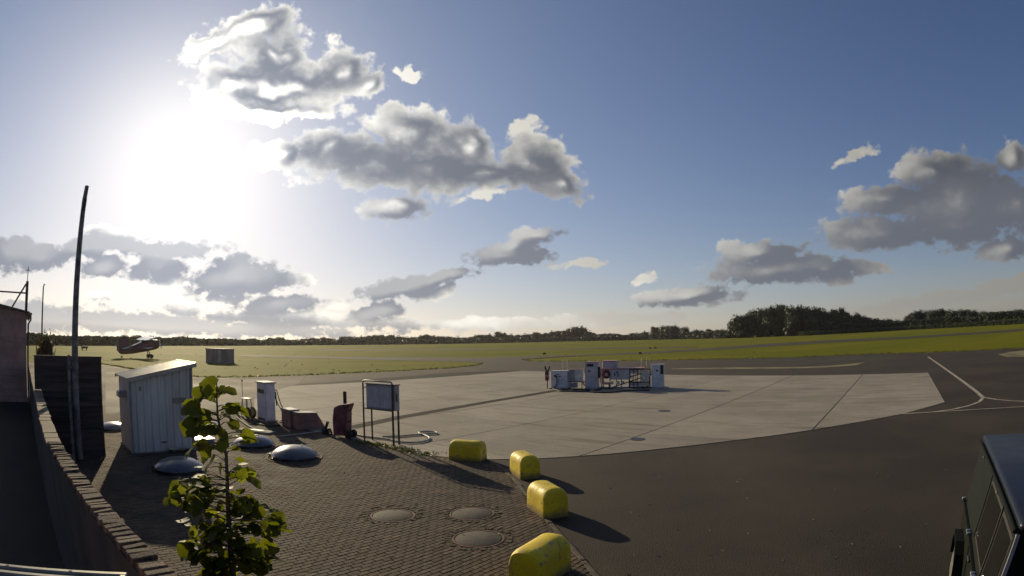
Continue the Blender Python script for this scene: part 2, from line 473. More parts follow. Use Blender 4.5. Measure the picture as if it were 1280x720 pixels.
M['lilac_paint'] = mat('lilac_paint', (.50, .475, .53), .45, .0, var=.1, scale=2, dirt=.2, bscale=10, stain=((.28, .24, .24), 1.5, .6, .78))
M['maroon_grey'] = mat('maroon_grey', (.27, .145, .13), .5, .0, var=.16, scale=2.5, dirt=.25, bscale=12)
M['grey_paint'] = mat('grey_paint', (.33, .32, .34), .5, .0, var=.12, scale=2.5, dirt=.25, bscale=12)
M['lid'] = mat('lid', (.080, .068, .088), .34, .0, var=.25, scale=1.8, dirt=.5, bscale=10, stain=((.055, .048, .05), 1.1, .50, .70), spec=.8, coat=.35)
for nd_ in M['lid'].node_tree.nodes:
    if nd_.type == 'BSDF_PRINCIPLED': nd_.inputs['Coat Roughness'].default_value = .22; nd_.inputs['Coat IOR'].default_value = 1.8
M['concrete'] = mat('concrete', (.34, .31, .26), .9, var=.2, scale=3, bump=.4, dirt=.3)
M['cast_iron'] = mat('cast_iron', (.080, .068, .055), .8, .0, var=.2, scale=5, bump=.4, bscale=45, spec=.25)
def yellow_material():
    m = bpy.data.materials.new('yellow_paint'); m.use_nodes = True
    n = NT(m.node_tree); n.n.clear()
    out = n.add('ShaderNodeOutputMaterial'); p = n.add('ShaderNodeBsdfPrincipled'); n.l.new(p.outputs[0], out.inputs[0])
    co = n.vm('ADD', n.add('ShaderNodeTexCoord').outputs['Object'], n.vm('SCALE', (9, 5, 3), scale=n.add('ShaderNodeObjectInfo').outputs['Random']))
    c = n.mix(n.ss(n.noise(co, 2.6, 6, .6), .35, .65), (.76, .57, .006), (.64, .46, .010))
    c = n.mix(n.ss(n.noise(co, 5.5, 7, .68), .565, .62, 0.0, .8), c, (.22, .19, .14))          # chips down to concrete
    c = n.mix(n.ss(n.noise(co, 17, 5, .65), .62, .70, 0.0, .7), c, (.12, .095, .05))
    z = n.add('ShaderNodeSeparateXYZ'); n.put(z.inputs[0], n.add('ShaderNodeTexCoord').outputs['Object'])
    foot = n.m('ADD', z.outputs[2], n.m('MULTIPLY', n.noise(co, 9, 5, .6), .18))
    c = n.mix(n.ss(foot, .12, .30, .85, 0.0), c, (.13, .10, .05))                                # splashed dirt
    n.put(p.inputs['Base Color'], c)
    n.put(p.inputs['Roughness'], n.ss(n.noise(co, 4, 4, .6), .3, .7, .45, .75, 'LINEAR'))
    b = n.add('ShaderNodeBump'); b.inputs['Strength'].default_value = .45; b.inputs['Distance'].default_value = .015
    n.put(b.inputs['Height'], n.noise(co, 14, 7, .7)); n.l.new(b.outputs[0], p.inputs['Normal'])
    return m
M['yellow'] = yellow_material()
M['maroon'] = mat('maroon', (.17, .055, .075), .6, var=.22, scale=4, bump=.2)
M['red_paint'] = mat('red_paint', (.12, .028, .03), .5, var=.25, scale=5, dirt=.3)
M['rose_flare_paint'] = mat('rose_flare_paint', (.55, .27, .25), .5, var=.15, scale=3)  # pink paint, deepened by a lens-flare tint put into the colour
M['black'] = mat('black', (.018, .018, .02), .55, var=.2, scale=8)
M['rubber'] = mat('rubber', (.022, .021, .021), .75, var=.2, scale=12, bump=.2)
M['hose_pale'] = mat('hose_pale', (.50, .46, .38), .6, var=.15, scale=6)
M['screen'] = mat('screen', (.03, .032, .04), .12, var=.1, scale=4)
M['lens'] = mat('lens', (.60, .62, .60), .25, var=.1)
M['hangar'] = mat('hangar', (.42, .25, .215), .7, .0, var=.15, scale=1.0, rnd=.10, dirt=.2, bscale=6)
M['roof_dark'] = mat('roof_dark', (.12, .085, .085), .6, .1, var=.2, scale=1.5)
M['plane_body'] = mat('plane_body', (.15, .045, .06), .4, .0, var=.14, scale=1.0, coat=.25)
M['plane_wing'] = mat('plane_wing', (.80, .75, .70), .25, .0, var=.06, scale=1.0, coat=.6)  # very pale, so the glint on wings and spine sits in the colour
M['hut_wall'] = mat('hut_wall', (.30, .245, .23), .75, var=.2, scale=1.5, rnd=.12, stretch=(1, 1, .2))
M['hut_door'] = mat('hut_door', (.48, .42, .38), .7, var=.15)
M['car_paint'] = mat('car_paint', (.007, .009, .006), .6, .0, var=.08, scale=1.5, spec=.12)
M['car_roof'] = mat('car_roof', (.014, .018, .030), .40, .0, var=.1, scale=1.2, dirt=.3, bscale=6, spec=.35)
M['glass'] = mat('glass', (.008, .009, .008), .12, .0, var=.05, spec=.25)
M['chrome'] = mat('chrome', (.62, .62, .60), .25, .9, var=.05)
M['bark'] = mat('bark', (.085, .062, .045), .9, var=.3, scale=8, bump=.6)
M['twig'] = mat('twig', (.11, .075, .045), .8, var=.25, scale=14)
M['far_leaf'] = leafmat('far_leaf', (.034, .040, .024), (.050, .054, .030), .12, .3)
M['wood_leaf'] = leafmat('wood_leaf', (.022, .032, .014), (.040, .050, .020), .15, .3)
M['crop'] = leafmat('crop', (.040, .055, .020), (.055, .07, .026), .25, .1)
M['leaf'] = leafmat('leaf', (.125, .140, .018), (.090, .110, .016), .66, .35, tcol=(1.45, 1.4, .40))
M['shrub'] = leafmat('shrub', (.085, .062, .035), (.06, .055, .03), .25, .2)
M['grass_blade'] = leafmat('grass_blade', (.085, .098, .020), (.105, .105, .028), .30, .2)
M['house_wall'] = mat('house_wall', (.75, .72, .68), .8)
M['house_roof'] = mat('house_roof', (.22, .12, .10), .8)

def field_material():
    m = bpy.data.materials.new('field_grass'); m.use_nodes = True
    n = NT(m.node_tree); n.n.clear()
    out = n.add('ShaderNodeOutputMaterial'); p = n.add('ShaderNodeBsdfPrincipled')
    co = n.add('ShaderNodeTexCoord').outputs['Object']
    rot = n.add('ShaderNodeMapping'); n.put(rot.inputs[0], co); rot.inputs['Rotation'].default_value = (0, 0, R(-28))
    band = n.noise(n.vm('MULTIPLY', rot.outputs[0], (.004, .045, 1)), 1.0, 5, .6)
    blot = n.noise(co, .035, 6, .62)
    fine = n.noise(co, 1.1, 5, .65)
    c = n.mix(n.ss(band, .38, .62), (.122, .145, .003), (.188, .170, .006))
    c = n.mix(n.ss(blot, .45, .70, 0.0, .75), c, (.094, .124, .003))
    c = n.mix(n.ss(fine, .35, .75, 0.0, .40), c, (.20, .155, .02))
    n.put(p.inputs['Base Color'], c)
    p.inputs['Roughness'].default_value = .9
    p.inputs['Specular IOR Level'].default_value = .05
    p.inputs['Sheen Weight'].default_value = 0.0
    n.put(p.inputs['Sheen Tint'], (.8, .8, .3, 1))
    b = n.add('ShaderNodeBump'); b.inputs['Strength'].default_value = .8; b.inputs['Distance'].default_value = .10
    n.put(b.inputs['Height'], n.noise(co, 2.2, 6, .7)); n.l.new(b.outputs[0], p.inputs['Normal'])
    n.l.new(p.outputs[0], out.inputs[0])
    return m
M['field'] = field_material()
M['dry_grass'] = mat('dry_grass', (.23, .19, .085), .95, var=.25, scale=.5, bump=.6, bscale=12, dirt=.3)

# ------------------------------------------------------------------ ground, taxiways, field
def xy(p): return (p.x, p.y)
def structure(o): o['kind'] = 'structure'; return o
grid = MB(); grid.sheet([(-1500, -400), (1500, -400), (1500, 1600), (-1500, 1600)], -.03)
structure(up_faces(grid.build('ground', M['field'])))

tx = [(126,455),(150,459),(172,463),(205,467.5),(240,471.5),(270,472.3),(300,472),(340,470.5),(400,468.4),(450,466),(510,463.3),(560,460.5),(592,457.5),(604,454.6),(590,452.6),(560,451.5),(500,450.6),(420,448.3),(360,446.6),(300,445.2),
      (300,443.6),(360,444.6),(420,446),(500,446.7),(560,447),(610,447),(672,444.6),(740,442.6),(800,440.4),(860,437),(910,433.3),(960,429.5),(1040,425),(1120,421.5),(1200,416.5),(1279,411)]
tx2 = [(1279,413.6),(1200,419),(1120,424),(1040,428),(960,433),(910,436),(870,438.7),(800,442.4),(740,444.6),(700,446.4),(652,449.6),(665,451.6),(700,451.7),(760,451.3),(840,450),(900,449),(960,447.8),(1030,445.2),(1090,442.5),(1160,441),(1210,438.5),(1279,435)]
pl = [(-75, 10)] + [(-60, 52)] + [xy(G(*q)) for q in tx+tx2] + [(130, 30), (130, -40), (-75, -40)]
taxi = MB(); taxi.sheet(pl, 0.0)
structure(up_faces(taxi.build('taxiway', M['asphalt'])))
rw = MB(); rw.sheet([xy(G(*q)) for q in [(400,436.9),(520,436.6),(640,435.6),(760,434.4),(872,433),(872,434.6),(760,435.8),(640,436.9),(520,437.9),(400,438.1)]], -.012)
structure(up_faces(rw.build('runway', M['asphalt'])))
# carriageway nearer the hangars, its sunlit paleness put into the colour
old = MB(); old.sheet([xy(G(*q)) for q in [(132,462),(172,466),(240,474),(300,474.5),(340,473),(380,471.5),(374,479),(345,488),(300,503),(262,508),(200,500),(132,520)]], .004)
structure(up_faces(old.build('access_road', M['asphalt_sunlit'])))
dry = MB(); dry.sheet([xy(G(*q)) for q in [(840,460.6),(880,459.8),(940,459.2),(1000,458.6),(1040,457),(1082,452.6),(1070,456.6),(1030,459.6),(980,460.6),(900,461),(840,461.4)]], .006)
structure(up_faces(dry.build('dry_grass_strip', M['dry_grass'])))
dr2 = MB(); dr2.sheet([xy(G(*q)) for q in [(1247,443),(1262,440),(1279,438),(1300,438),(1300,448),(1279,446),(1258,446)]], .006)
structure(up_faces(dr2.build('dry_grass_patch', M['dry_grass'])))

def strip(name, pts, wid, z, material, label=None):
    pts = [Vector((p[0], p[1], 0)) for p in pts]
    b = MB(); L = []
    for i, p in enumerate(pts):
        d = (pts[min(i+1, len(pts)-1)]-pts[max(i-1, 0)]).normalized(); nrm = Vector((-d.y, d.x, 0))*wid/2
        L.append((b.bm.verts.new((p.x+nrm.x, p.y+nrm.y, z)), b.bm.verts.new((p.x-nrm.x, p.y-nrm.y, z))))
    for (a, c), (e, f_) in zip(L, L[1:]): b.bm.faces.new((a, c, f_, e))
    o = up_faces(b.build(name, material))
    return o
def P(*qs): return [xy(G(*q)) for q in qs]
structure(strip('painted_line', P((1160,446),(1183,462),(1206,478.5),(1220,489),(1229,497)), .22, .004, M['white_line']))
structure(strip('painted_line', P((1229,497),(1224,502.5),(1210,507.5),(1192,511.5),(1168,515),(1140,516.6)), .17, .008, M['white_line']))
structure(strip('painted_line', P((1230,497),(1245,499.5),(1262,501),(1290,502.5)), .17, .012, M['white_line']))
structure(strip('painted_line', P((1128,517.8),(1180,514.5),(1230,511.5),(1295,507.5)), .15, .016, M['white_line']))

# ------------------------------------------------------------------ concrete apron of slabs
APRON = [xy(G(*q)) for q in [(374,480),(345,488),(318,499),(318,512),(352,528),(395,540),(430,546.5),(470,555.5),(500,563),(530,568.5),(560,572.3),(610,574.8),(680,573.2),(760,568),(830,561),(900,553),(1000,540),(1130,517.3),(1181,503)]] + [(29.9, 32.8), (-.15, 64.8), (-7.17, 61.3)]
apron = MB(); apron.sheet(APRON, .004)
apron = structure(up_faces(apron.build('apron', M['joint'])))
def clip(poly, nx, ny, c):             # keep nx*x+ny*y <= c
    out = []
    for i in range(len(poly)):
        p, q = poly[i], poly[(i+1) % len(poly)]
        dp, dq = nx*p[0]+ny*p[1]-c, nx*q[0]+ny*q[1]-c
        if dp <= 0: out.append(p)
        if (dp < 0 < dq) or (dq < 0 < dp):
            t = dp/(dp-dq); out.append((p[0]+(q[0]-p[0])*t, p[1]+(q[1]-p[1])*t))
    return out
bj = [-40, -31.5, -25.9, -20.3, -14.7, -9.23, -3.4, 2.2]
aj = [-4+5.6*k for k in range(11)]
for i in range(len(bj)-1):
    for j in range(len(aj)-1):
        q = APRON
        for nx, ny, c in ((VB.x, VB.y, bj[i+1]-.026), (-VB.x, -VB.y, -bj[i]-.026), (VA.x, VA.y, aj[j+1]-.010), (-VA.x, -VA.y, -aj[j]-.010)):
            q = clip(q, nx, ny, c)
            if len(q) < 3: break
        if len(q) < 3: continue
        ar = abs(sum(q[k][0]*q[(k+1)%len(q)][1]-q[(k+1)%len(q)][0]*q[k][1] for k in range(len(q))))/2
        if ar < .3: continue
        c = MB(); c.prism(q, .004, .016+random.uniform(-.002, .002)); c.build('concrete_slab', M['concrete_slab'], apron)
strip('drain_channel', P((436,535.5),(500,522),(560,511.5),(620,501),(690,489.3),(712,486)), .72, .020, M['joint']).parent = apron
strip('yellow_mark', P((718,518.2),(738,513.6),(758,508.8)), .10, .020, M['yellow_line']).parent = apron
for q, r in (((797,549.8),.26),((830,514),.3)):
    p = G(*q); c = MB(); c.lathe([(0,.030),(r,.030),(r,.006)], 16, (p.x, p.y)); c.build('drain_cover', M['black'], apron)

# ------------------------------------------------------------------ sett paving
WALL_A = .60                           # the brick wall stands on this line
def W(t, off=0.0): p = VA*(WALL_A+off) + VB*t; return p
PAVE = [xy(W(1, .22)), xy(W(-27, .22)), (-19.5, 20.5), (-12.6, 25.3)] + [xy(G(*q)) for q in [(318,514),(352,530),(395,542),(430,548.5),(470,557.5),(500,565),(530,570.5),(560,574.3),(608,577)]] + [(-.45, 15.4), (-.08, 14.03), (.5, 11), (1.08, 8.06), (1.6, 5.5), (2.0, 2.5)]
DOMES = [('A', 368, 573, .72), ('B', 317, 558, .70), ('C', 224, 589, .70), ('D', 247, 527, .64), ('E', 257, 536.5, .66), ('F', 141, 537, .62)]
MANH = [(491, 645.5, .46), (590, 643, .46), (598, 674.5, .47)]
holes = [(G(x, y), r+.10) for _, x, y, r in DOMES] + [(G(x, y), r+.16) for x, y, r in MANH]
paving = MB(); paving.sheet(PAVE, .017)
paving = structure(up_faces(paving.build('sett_paving', M['bed'])))
def inside(x, y, poly):
    c = False; j = len(poly)-1
    for i in range(len(poly)):
        if (poly[i][1] > y) != (poly[j][1] > y) and x < (poly[j][0]-poly[i][0])*(y-poly[i][1])/(poly[j][1]-poly[i][1])+poly[i][0]: c = not c
        j = i
    return c
SL, SW = .215, .105
cells = []
for i in range(-30, 280):
    for k in range(-200, 60):
        a = i*(SL+.007) + (.5*(SL+.007) if k % 2 else 0); b = k*(SW+.007)
        if a < .8: continue
        p = VA*a + VB*b
        if p.y < 3.2 or not inside(p.x, p.y, PAVE): continue
        if any((p.x-h.x)**2+(p.y-h.y)**2 < r*r for h, r in holes): continue
        cells.append((p.length, p))
cells.sort(key=lambda t: t[0])
def vis(p):                            # in frame, right of the wall
    return p.x > -2.3 and p.y > 7.3
single = [c for c in cells if vis(c[1])][:280]
sid = {id(c) for c in single}
def sett_mesh(b, c, ang, tilt, dz):
    m = Matrix.Translation(c) @ Matrix.Rotation(ROT+ang, 4, 'Z') @ Matrix.Rotation(tilt[0], 4, 'X') @ Matrix.Rotation(tilt[1], 4, 'Y')
    hx, hy, e = SW/2, SL/2, .008
    bot = [b.verts.new(m @ Vector((x*hx, y*hy, -.02+dz))) for x, y in ((-1,-1),(1,-1),(1,1),(-1,1))]
    mid = [b.verts.new(m @ Vector((x*hx, y*hy, .020+dz))) for x, y in ((-1,-1),(1,-1),(1,1),(-1,1))]
    top = [b.verts.new(m @ Vector((x*(hx-e), y*(hy-e), .026+dz))) for x, y in ((-1,-1),(1,-1),(1,1),(-1,1))]
    for k in range(4):
        b.faces.new((bot[k], bot[(k+1)%4], mid[(k+1)%4], mid[k])); b.faces.new((mid[k], mid[(k+1)%4], top[(k+1)%4], top[k]))
    b.faces.new(top)
def wave(p): return .007*mnoise.noise(Vector((p.x*.55, p.y*.55, 3.1)))
def jit(): return random.gauss(0, .012), (random.gauss(0, .013), random.gauss(0, .018)), random.gauss(0, .0016)
sb = MB(); sett_mesh(sb.bm, Vector(), -ROT, (0, 0), 0); sett_me = sb.mesh('sett', M['sett'])
for d, p in single:
    a, t, dz = jit()
    inst('sett', sett_me, paving, (p.x, p.y, dz+wave(p)), (t[0], t[1], ROT+a))
def sett_field():
    b = MB()
    for c in cells:
        if id(c) in sid: continue
        a, t, dz = jit(); sett_mesh(b.bm, Vector((c[1].x, c[1].y, wave(c[1]))), a, t, dz)
    return b
M['sett_mass'] = mat('sett_mass', (.112, .079, .054), .9, var=.22, scale=1.2, island=.24, bump=.5, bscale=60, dirt=.3, spec=.25, stain=((.05, .043, .030), .35, .5, .68))
sett_field().build('setts', M['sett_mass'], paving, kind='stuff')
rb = MB()                              # cut stones set round every manhole
for (x, y, r) in MANH:
    c0 = G(x, y); k = 0.0
    while k < 2*math.pi:
        w_ = random.uniform(.07, .15); d = r+.085+random.gauss(0, .012); aa = k+w_/2/d
        m_ = Matrix.Translation((c0.x+d*math.cos(aa), c0.y+d*math.sin(aa), random.gauss(.001, .003))) @ Matrix.Rotation(aa+random.gauss(0, .12), 4, 'Z') @ Matrix.Rotation(random.gauss(0, .05), 4, 'Y')
        hx, hy = random.uniform(.045, .075), w_*.44
        lo_ = [rb.bm.verts.new(m_ @ Vector((i*hx, j*hy, -.02))) for i, j in ((-1,-1),(1,-1),(1,1),(-1,1))]
        hi_ = [rb.bm.verts.new(m_ @ Vector((i*hx*.9, j*hy*.9, .028))) for i, j in ((-1,-1),(1,-1),(1,1),(-1,1))]
        rb.bm.faces.new(hi_)
        for i in range(4): rb.bm.faces.new((lo_[i], lo_[(i+1)%4], hi_[(i+1)%4], hi_[i]))
        k += (w_+.015)/d
M['rim'] = mat('rim', (.098, .074, .052), .92, var=.25, scale=6, bump=.5, island=.3, spec=.2)
rb.build('rim_stones', M['rim'], paving, kind='stuff')
edge_pts = [Vector((x, y, 0)) for x, y in [(-.75, 16.25), (-.38, 15.4), (-.02, 14.03), (.56, 11), (1.14, 8.06), (1.66, 5.5), (1.95, 3.5)]]
def along(pts, step):
    out = []; carry = 0.0
    for a, b in zip(pts, pts[1:]):
        L = (b-a).length; t = carry
        while t < L: out.append((a+(b-a)*(t/L), (b-a).normalized())); t += step
        carry = t-L
    return out
kb = MB(); kb.box(-.05, .05, -.485, .485, -.02, .028, .008); kerb_me = kb.mesh('edging_stone', M['kerb'])
for p, d in along(edge_pts, 1.0):
    c = p+d*.49
    inst('edging_stone', kerb_me, paving, (c.x, c.y, random.gauss(0, .003)), (0, 0, math.atan2(d.y, d.x)-math.pi/2+random.gauss(0, .01)))

# ------------------------------------------------------------------ brick wall with coping
def loc_of(v): return (v.x, v.y, 0)
wall = thing('brick_wall', 'long low brick garden wall with a rough brick coping running away on the left', 'wall', loc_of(W(0)), ROT)
def wy(t):                             # the wall bends a little towards the near end
    return -.18 if t < -10 else -.18+.40*((t+10)/6.5)**1.45
def wdir(t): return math.atan2(wy(t+.05)-wy(t-.05), .1)
ts = [-33.2, -10.0, -9, -8, -7, -6, -5, -4, -3, -2]
b = MB(); b.prism([(t, wy(t)-.10) for t in ts]+[(t, wy(t)+.10) for t in ts[::-1]], 0, 1.95, 'z'); b.build('wall_body', M['wall_shade'], wall)
ts = ts[1:]
b = MB(); b.prism([(t, wy(t)-.085) for t in ts]+[(t, wy(t)+.085) for t in ts[::-1]], 1.949, 1.985, 'z'); b.build('mortar_bed', M['mortar'], wall)
bb = MB(); bb.box(-.047, .047, -.108, .108, 0, .066, .009); brick_me = bb.mesh('brick', M['brick'])
bb = MB(); bb.box(-.050, .040, -.100, .108, 0, .054, .014); brick_me2 = bb.mesh('brick', M['brick'])
t = -2.05
while t > -9.2:
    inst('brick', random.choice((brick_me, brick_me, brick_me2)), wall, (t, wy(t)+random.gauss(0, .007), 1.957+random.gauss(0, .005)), (random.gauss(0, .04), random.gauss(0, .07), wdir(t)+random.gauss(0, .035)))
    t -= .1155+random.uniform(-.004, .006)
bb = MB(); bb.box(-.235, .235, -.125, .125, 0, .05, .008); slab_me = bb.mesh('coping_slab', M['coping_slab'])
while t > -32.8:
    inst('coping_slab', slab_me, wall, (t-.18, wy(t-.18)+random.gauss(0, .006), 1.951+random.gauss(0, .003)), (random.gauss(0, .008), random.gauss(0, .012), random.gauss(0, .012)))
    t -= .485

# ------------------------------------------------------------------ hangar far left
HC = W(-33.3, -.42)
hg = thing('hangar', 'brownish hangar gable with horizontal boards at the left edge of the photo', 'hangar', loc_of(HC), ROT)
def eave(y): return 4.72 + .176*(7-abs(y+7))
k = 0; z = 0.0
b = MB(); b.prism([(0, 0), (0, 4.66), (-7, 5.9), (-14, 4.66), (-14, 0)], -15, -.05, 'x'); b.build('hangar_body', M['hangar'], hg)
while z < 5.85:
    z1 = min(z+.345, 5.85)
    def half(zz): return 7.0 if zz <= 4.68 else max(.05, 7.0-(zz-4.68)/.176)
    h0, h1 = half(z), half(z1)
    c = MB(); c.prism([(-7+h0-.02, z), (-7+h1-.02, z1-.025), (-7-h1+.02, z1-.025), (-7-h0+.02, z)], -.06, -.01+.012*(k % 2), 'x'); c.build('cladding_board', M['hangar'], hg)
    z += .345; k += 1
for s in (1, -1):
    c = MB(); c.prism([(-7, 6.03), (-7, 5.93), (-7+s*7.18, 4.64), (-7+s*7.18, 4.74)], -15.3, .30, 'x'); c.build('roof', M['roof_dark'], hg)
c = MB(); c.tube([(-15, .24, 4.62), (.25, .24, 4.62)], .075, 8); gt = c.build('gutter', M['dark_steel'], hg, 60)
c = MB(); c.tube([(.12, .24, 4.6), (.12, .24, 4.3), (.06, .10, 4.1), (.06, .08, .1)], .05, 8); c.build('downpipe', M['dark_steel'], gt, 60)
c = MB(); c.bar((-.2, -.05, 4.6), (-.2, -.05, 6.35), .16); c.build('rail_post', M['dark_steel'], hg)
c = MB(); c.bar((-.2, -.12, 6.2), (-.2, -.95, 4.85), .09); c.build('rail_brace', M['dark_steel'], hg)
c = MB(); c.tube([(-.2, 0, 5.72), (-.2, -5.0, 5.72)], .045, 6); c.build('guard_rail', M['dark_steel'], hg)
an = thing('antenna', 'thin whip antenna with a short cross arm above the hangar corner', 'antenna', loc_of(HC+VB*-.2+VA*-.05), ROT)
an.location.z = 6.352
c = MB(); c.tube([(0, 0, 0), (0, 0, .78)], .022, 6); c.build('mast', M['dark_steel'], an)
c = MB(); c.tube([(0, -.16, .58), (0, .10, .58)], .018, 6); c.build('cross_arm', M['dark_steel'], an)

# ------------------------------------------------------------------ dark board screen and pole
sc_a = -12.1*VA.x+13.4*VA.y
scr_t = -12.1*VB.x+13.4*VB.y
scr = thing('board_screen', 'tall dark screen of horizontal boards between the brick wall and the grey shed', 'screen', loc_of(VA*sc_a+VB*scr_t), ROT)
z = .03; y0 = WALL_A-.04-sc_a
while z < 2.90:
    c = MB(); c.box(-.012, .012, (y0 if z < 2.02 else y0-.22), -.06, z, z+.1455, .002); c.build('board', M['board'], scr).location.x = random.gauss(0, .003)
    z += .148
c = MB(); c.box(-.045, -.030, y0, -.06, .03, 2.02); c.box(-.045, -.030, y0-.22, -.06, 2.021, 2.95); c.build('light_block_sheet', M['board'], scr)  # added behind the boards to keep light out of the gaps
for y in (-.03, y0+.05):
    c = MB(); c.box(-.045, .045, y-.045, y+.035, 0, 2.99); c.build('post', M['board'], scr).location.x = -.06 if y < -.1 else 0
c = MB(); c.box(-.06, .03, y0-.24, .02, 2.965, 3.0); c.build('cap_rail', M['board'], scr)

PL = Vector((-12.22, 12.33, 0))
top_z = CAM_H + PL.length*math.tan(azel(104, 232)[1])
pole = thing('flagpole', 'tall weathered bare pole standing in front of the dark board screen', 'pole', loc_of(PL), ROT)
c = MB(); c.tube([(0, 0, .1), (0, 0, 3), (.0, .01, 5.5), (.01, .02, top_z-.45), (.02, .05, top_z)], [.105, .10, .086, .070, .062], 10); c.build('mast', M['pole_paint'], pole, 50)
c = MB(); c.tube([(.02, .02, top_z-.75), (.05, .05, top_z-.38)], [.07, .05], 8); c.build('collar', M['dark_steel'], pole)
for y in (-.19,):
    c = MB(); c.box(-.06, .06, y-.045, y+.045, 0, 3.05, .006); c.build('hinge_post', M['pole_paint'], pole)
for z in (.6, 2.7):
    c = MB(); c.tube([(0, -.26, z), (0, .12, z)], .02, 6); c.build('hinge_bolt', M['steel'], pole)
lp = ray(52.3, 430); lpd = Vector((lp.x, lp.y, 0)).normalized()*46
post = thing('lamp_post', 'slim dark post with a hooked tip beyond the hangar corner', 'post', loc_of(lpd), ROT)
lz = CAM_H + 46*math.tan(azel(53, 355)[1])
c = MB(); c.tube([(0, 0, 0), (0, 0, lz-.25), (.02, .04, lz-.05), (.04, .14, lz)], [.075, .05, .05, .045], 8); c.build('shaft', M['dark_steel'], post, 50)
c = MB(); c.lathe([(0, 0), (.16, 0), (.16, .05), (.08, .08), (0, .08)], 10); c.build('base_plate', M['steel'], post)

# ------------------------------------------------------------------ grey metal shed
shed = thing('metal_shed', 'small grey ribbed metal shed with a sloping pale roof', 'shed', (-11.6, 14.23, 0), ROT)
SLN, SD = 2.1, 2.1
def rz_(y): return 2.33 + (y/SLN)*.42
def ribs(n, y0, y1, x, zf, axis):
    """trapezoid-rib sheet standing on the line x (or y) = const"""
    b = MB(); pitch = (y1-y0)/n; prof = []
    for i in range(n):
        a = y0+i*pitch
        prof += [(a, 0), (a+pitch*.52, 0), (a+pitch*.62, .032), (a+pitch*.90, .032)]
    prof.append((y1, 0))
    lo, hi = [], []
    for (a, d) in prof:
        p = (x+d, a) if axis == 'x' else (a, x-d)
        lo.append(b.bm.verts.new((p[0], p[1], .06))); hi.append(b.bm.verts.new((p[0], p[1], zf(p[1] if axis == 'x' else 0.0))))
    for i in range(len(lo)-1): b.bm.faces.new((lo[i], lo[i+1], hi[i+1], hi[i]))
    return b
# the front is four sheets, each with its ribs
for i in range(4):
    ribs(2, .06+i*.495, .06+(i+1)*.495-.006, .0+.002*(i % 2), rz_, 'x').build('wall_sheet', M['sheet_grey'], shed)
ribs(8, -SD, -.06, .0, lambda y: rz_(0), 'y').build('side_sheet', M['sheet_grey'], shed)
c = MB(); c.prism([(.02, .05), (SLN-.02, .05), (SLN-.02, rz_(SLN)-.03), (0.02, rz_(0)-.03)], -SD, -.012, 'x'); c.build('shed_body', M['sheet_grey'], shed)
for y in (0, SLN):
    c = MB(); c.box(-.07, .042, y-.035, y+.035, 0, rz_(y)-.02); c.build('corner_trim', M['grey_paint'], shed)
c = MB(); c.box(-SD-.02, .05, -.05, SLN+.04, 0, .06); c.build('plinth', M['concrete'], shed)
b = MB(); n = 11
prof = []
for i in range(n):
    a = -SD-.16+i*(SD+.34)/n; q = (SD+.34)/n
    prof += [(a, 0), (a+q*.55, 0), (a+q*.65, .03), (a+q*.9, .03)]
lo = [b.bm.verts.new((a, -.12, rz_(-.12)+.02+d)) for a, d in prof]; hi = [b.bm.verts.new((a, SLN+.12, rz_(SLN+.12)+.02+d)) for a, d in prof]
for i in range(len(lo)-1): b.bm.faces.new((lo[i], lo[i+1], hi[i+1], hi[i]))
rf = b.build('roof', M['roof_white'], shed)
c = MB(); c.prism([(-.12, rz_(-.12)-.075), (SLN+.12, rz_(SLN+.12)-.075), (SLN+.12, rz_(SLN+.12)+.06), (-.12, rz_(-.12)+.06)], .15, .18, 'x'); c.build('fascia', M['roof_white'], rf)
c = MB(); c.prism([(-.12, rz_(-.12)-.06), (SLN+.12, rz_(SLN+.12)-.06), (SLN+.12, rz_(SLN+.12)+.055), (-.12, rz_(-.12)+.055)], -SD-.19, -SD-.16, 'x'); c.build('fascia', M['roof_white'], rf)
c = MB(); c.box(-SD-.16, .15, SLN+.12, SLN+.15, rz_(SLN)-.05, rz_(SLN)+.10); c.build('fascia', M['roof_white'], rf)
c = MB(); c.box(-.85, -.45, -.30, -.035, 1.72, 1.92, .02); lm = c.build('flood_lamp', M['grey_paint'], shed)
c = MB(); c.box(-.82, -.48, -.32, -.302, 1.74, 1.90); c.build('lens', M['lens'], lm)
for y0_, y1_, z0_, z1_, cl_ in ((1.45, 1.62, 1.95, 2.25, 'sheet_grey'), (1.43, 1.88, 1.55, 1.72, 'trim_grey'), (.30, .36, 1.97, 2.10, 'trim_grey')):
    c = MB(); c.box(.034, .042, y0_, y1_, z0_, z1_); c.build('notice_plate', M[cl_], shed)
c = MB(); c.box(.034, .05, .95, 1.15, .32, .36); c.build('vent_slot', M['black'], shed)
st = thing('door_step', 'narrow pale plank step at the foot of the grey shed', 'step', loc_of(Vector((-11.6, 14.23, 0))+VA*1.45+VB*.25), ROT)
c = MB(); c.box(-.12, .12, -.32, .42, .14, .18, .008); c.build('tread', M['roof_white'], st)
for y in (-.25, .35):
    c = MB(); c.box(-.10, .10, y-.03, y+.03, .02, .14); c.build('bracket', M['dark_steel'], st)
pk = G(252, 556)
pit = thing('pit_box', 'square pale hatch box beside the right corner of the grey shed', 'hatch', loc_of(pk), ROT)
c = MB(); c.box(-.40, .40, -.36, .36, 0, .22, .01); c.build('frame', M['grey_paint'], pit)
c = MB(); c.box(-.43, .43, -.39, .39, .222, .26, .012); c.build('lid', M['roof_white'], pit)
c = MB(); c.tube([(.30, -.08, .262), (.30, -.08, .30), (.30, .08, .30), (.30, .08, .262)], .012, 6); c.build('handle', M['steel'], pit)

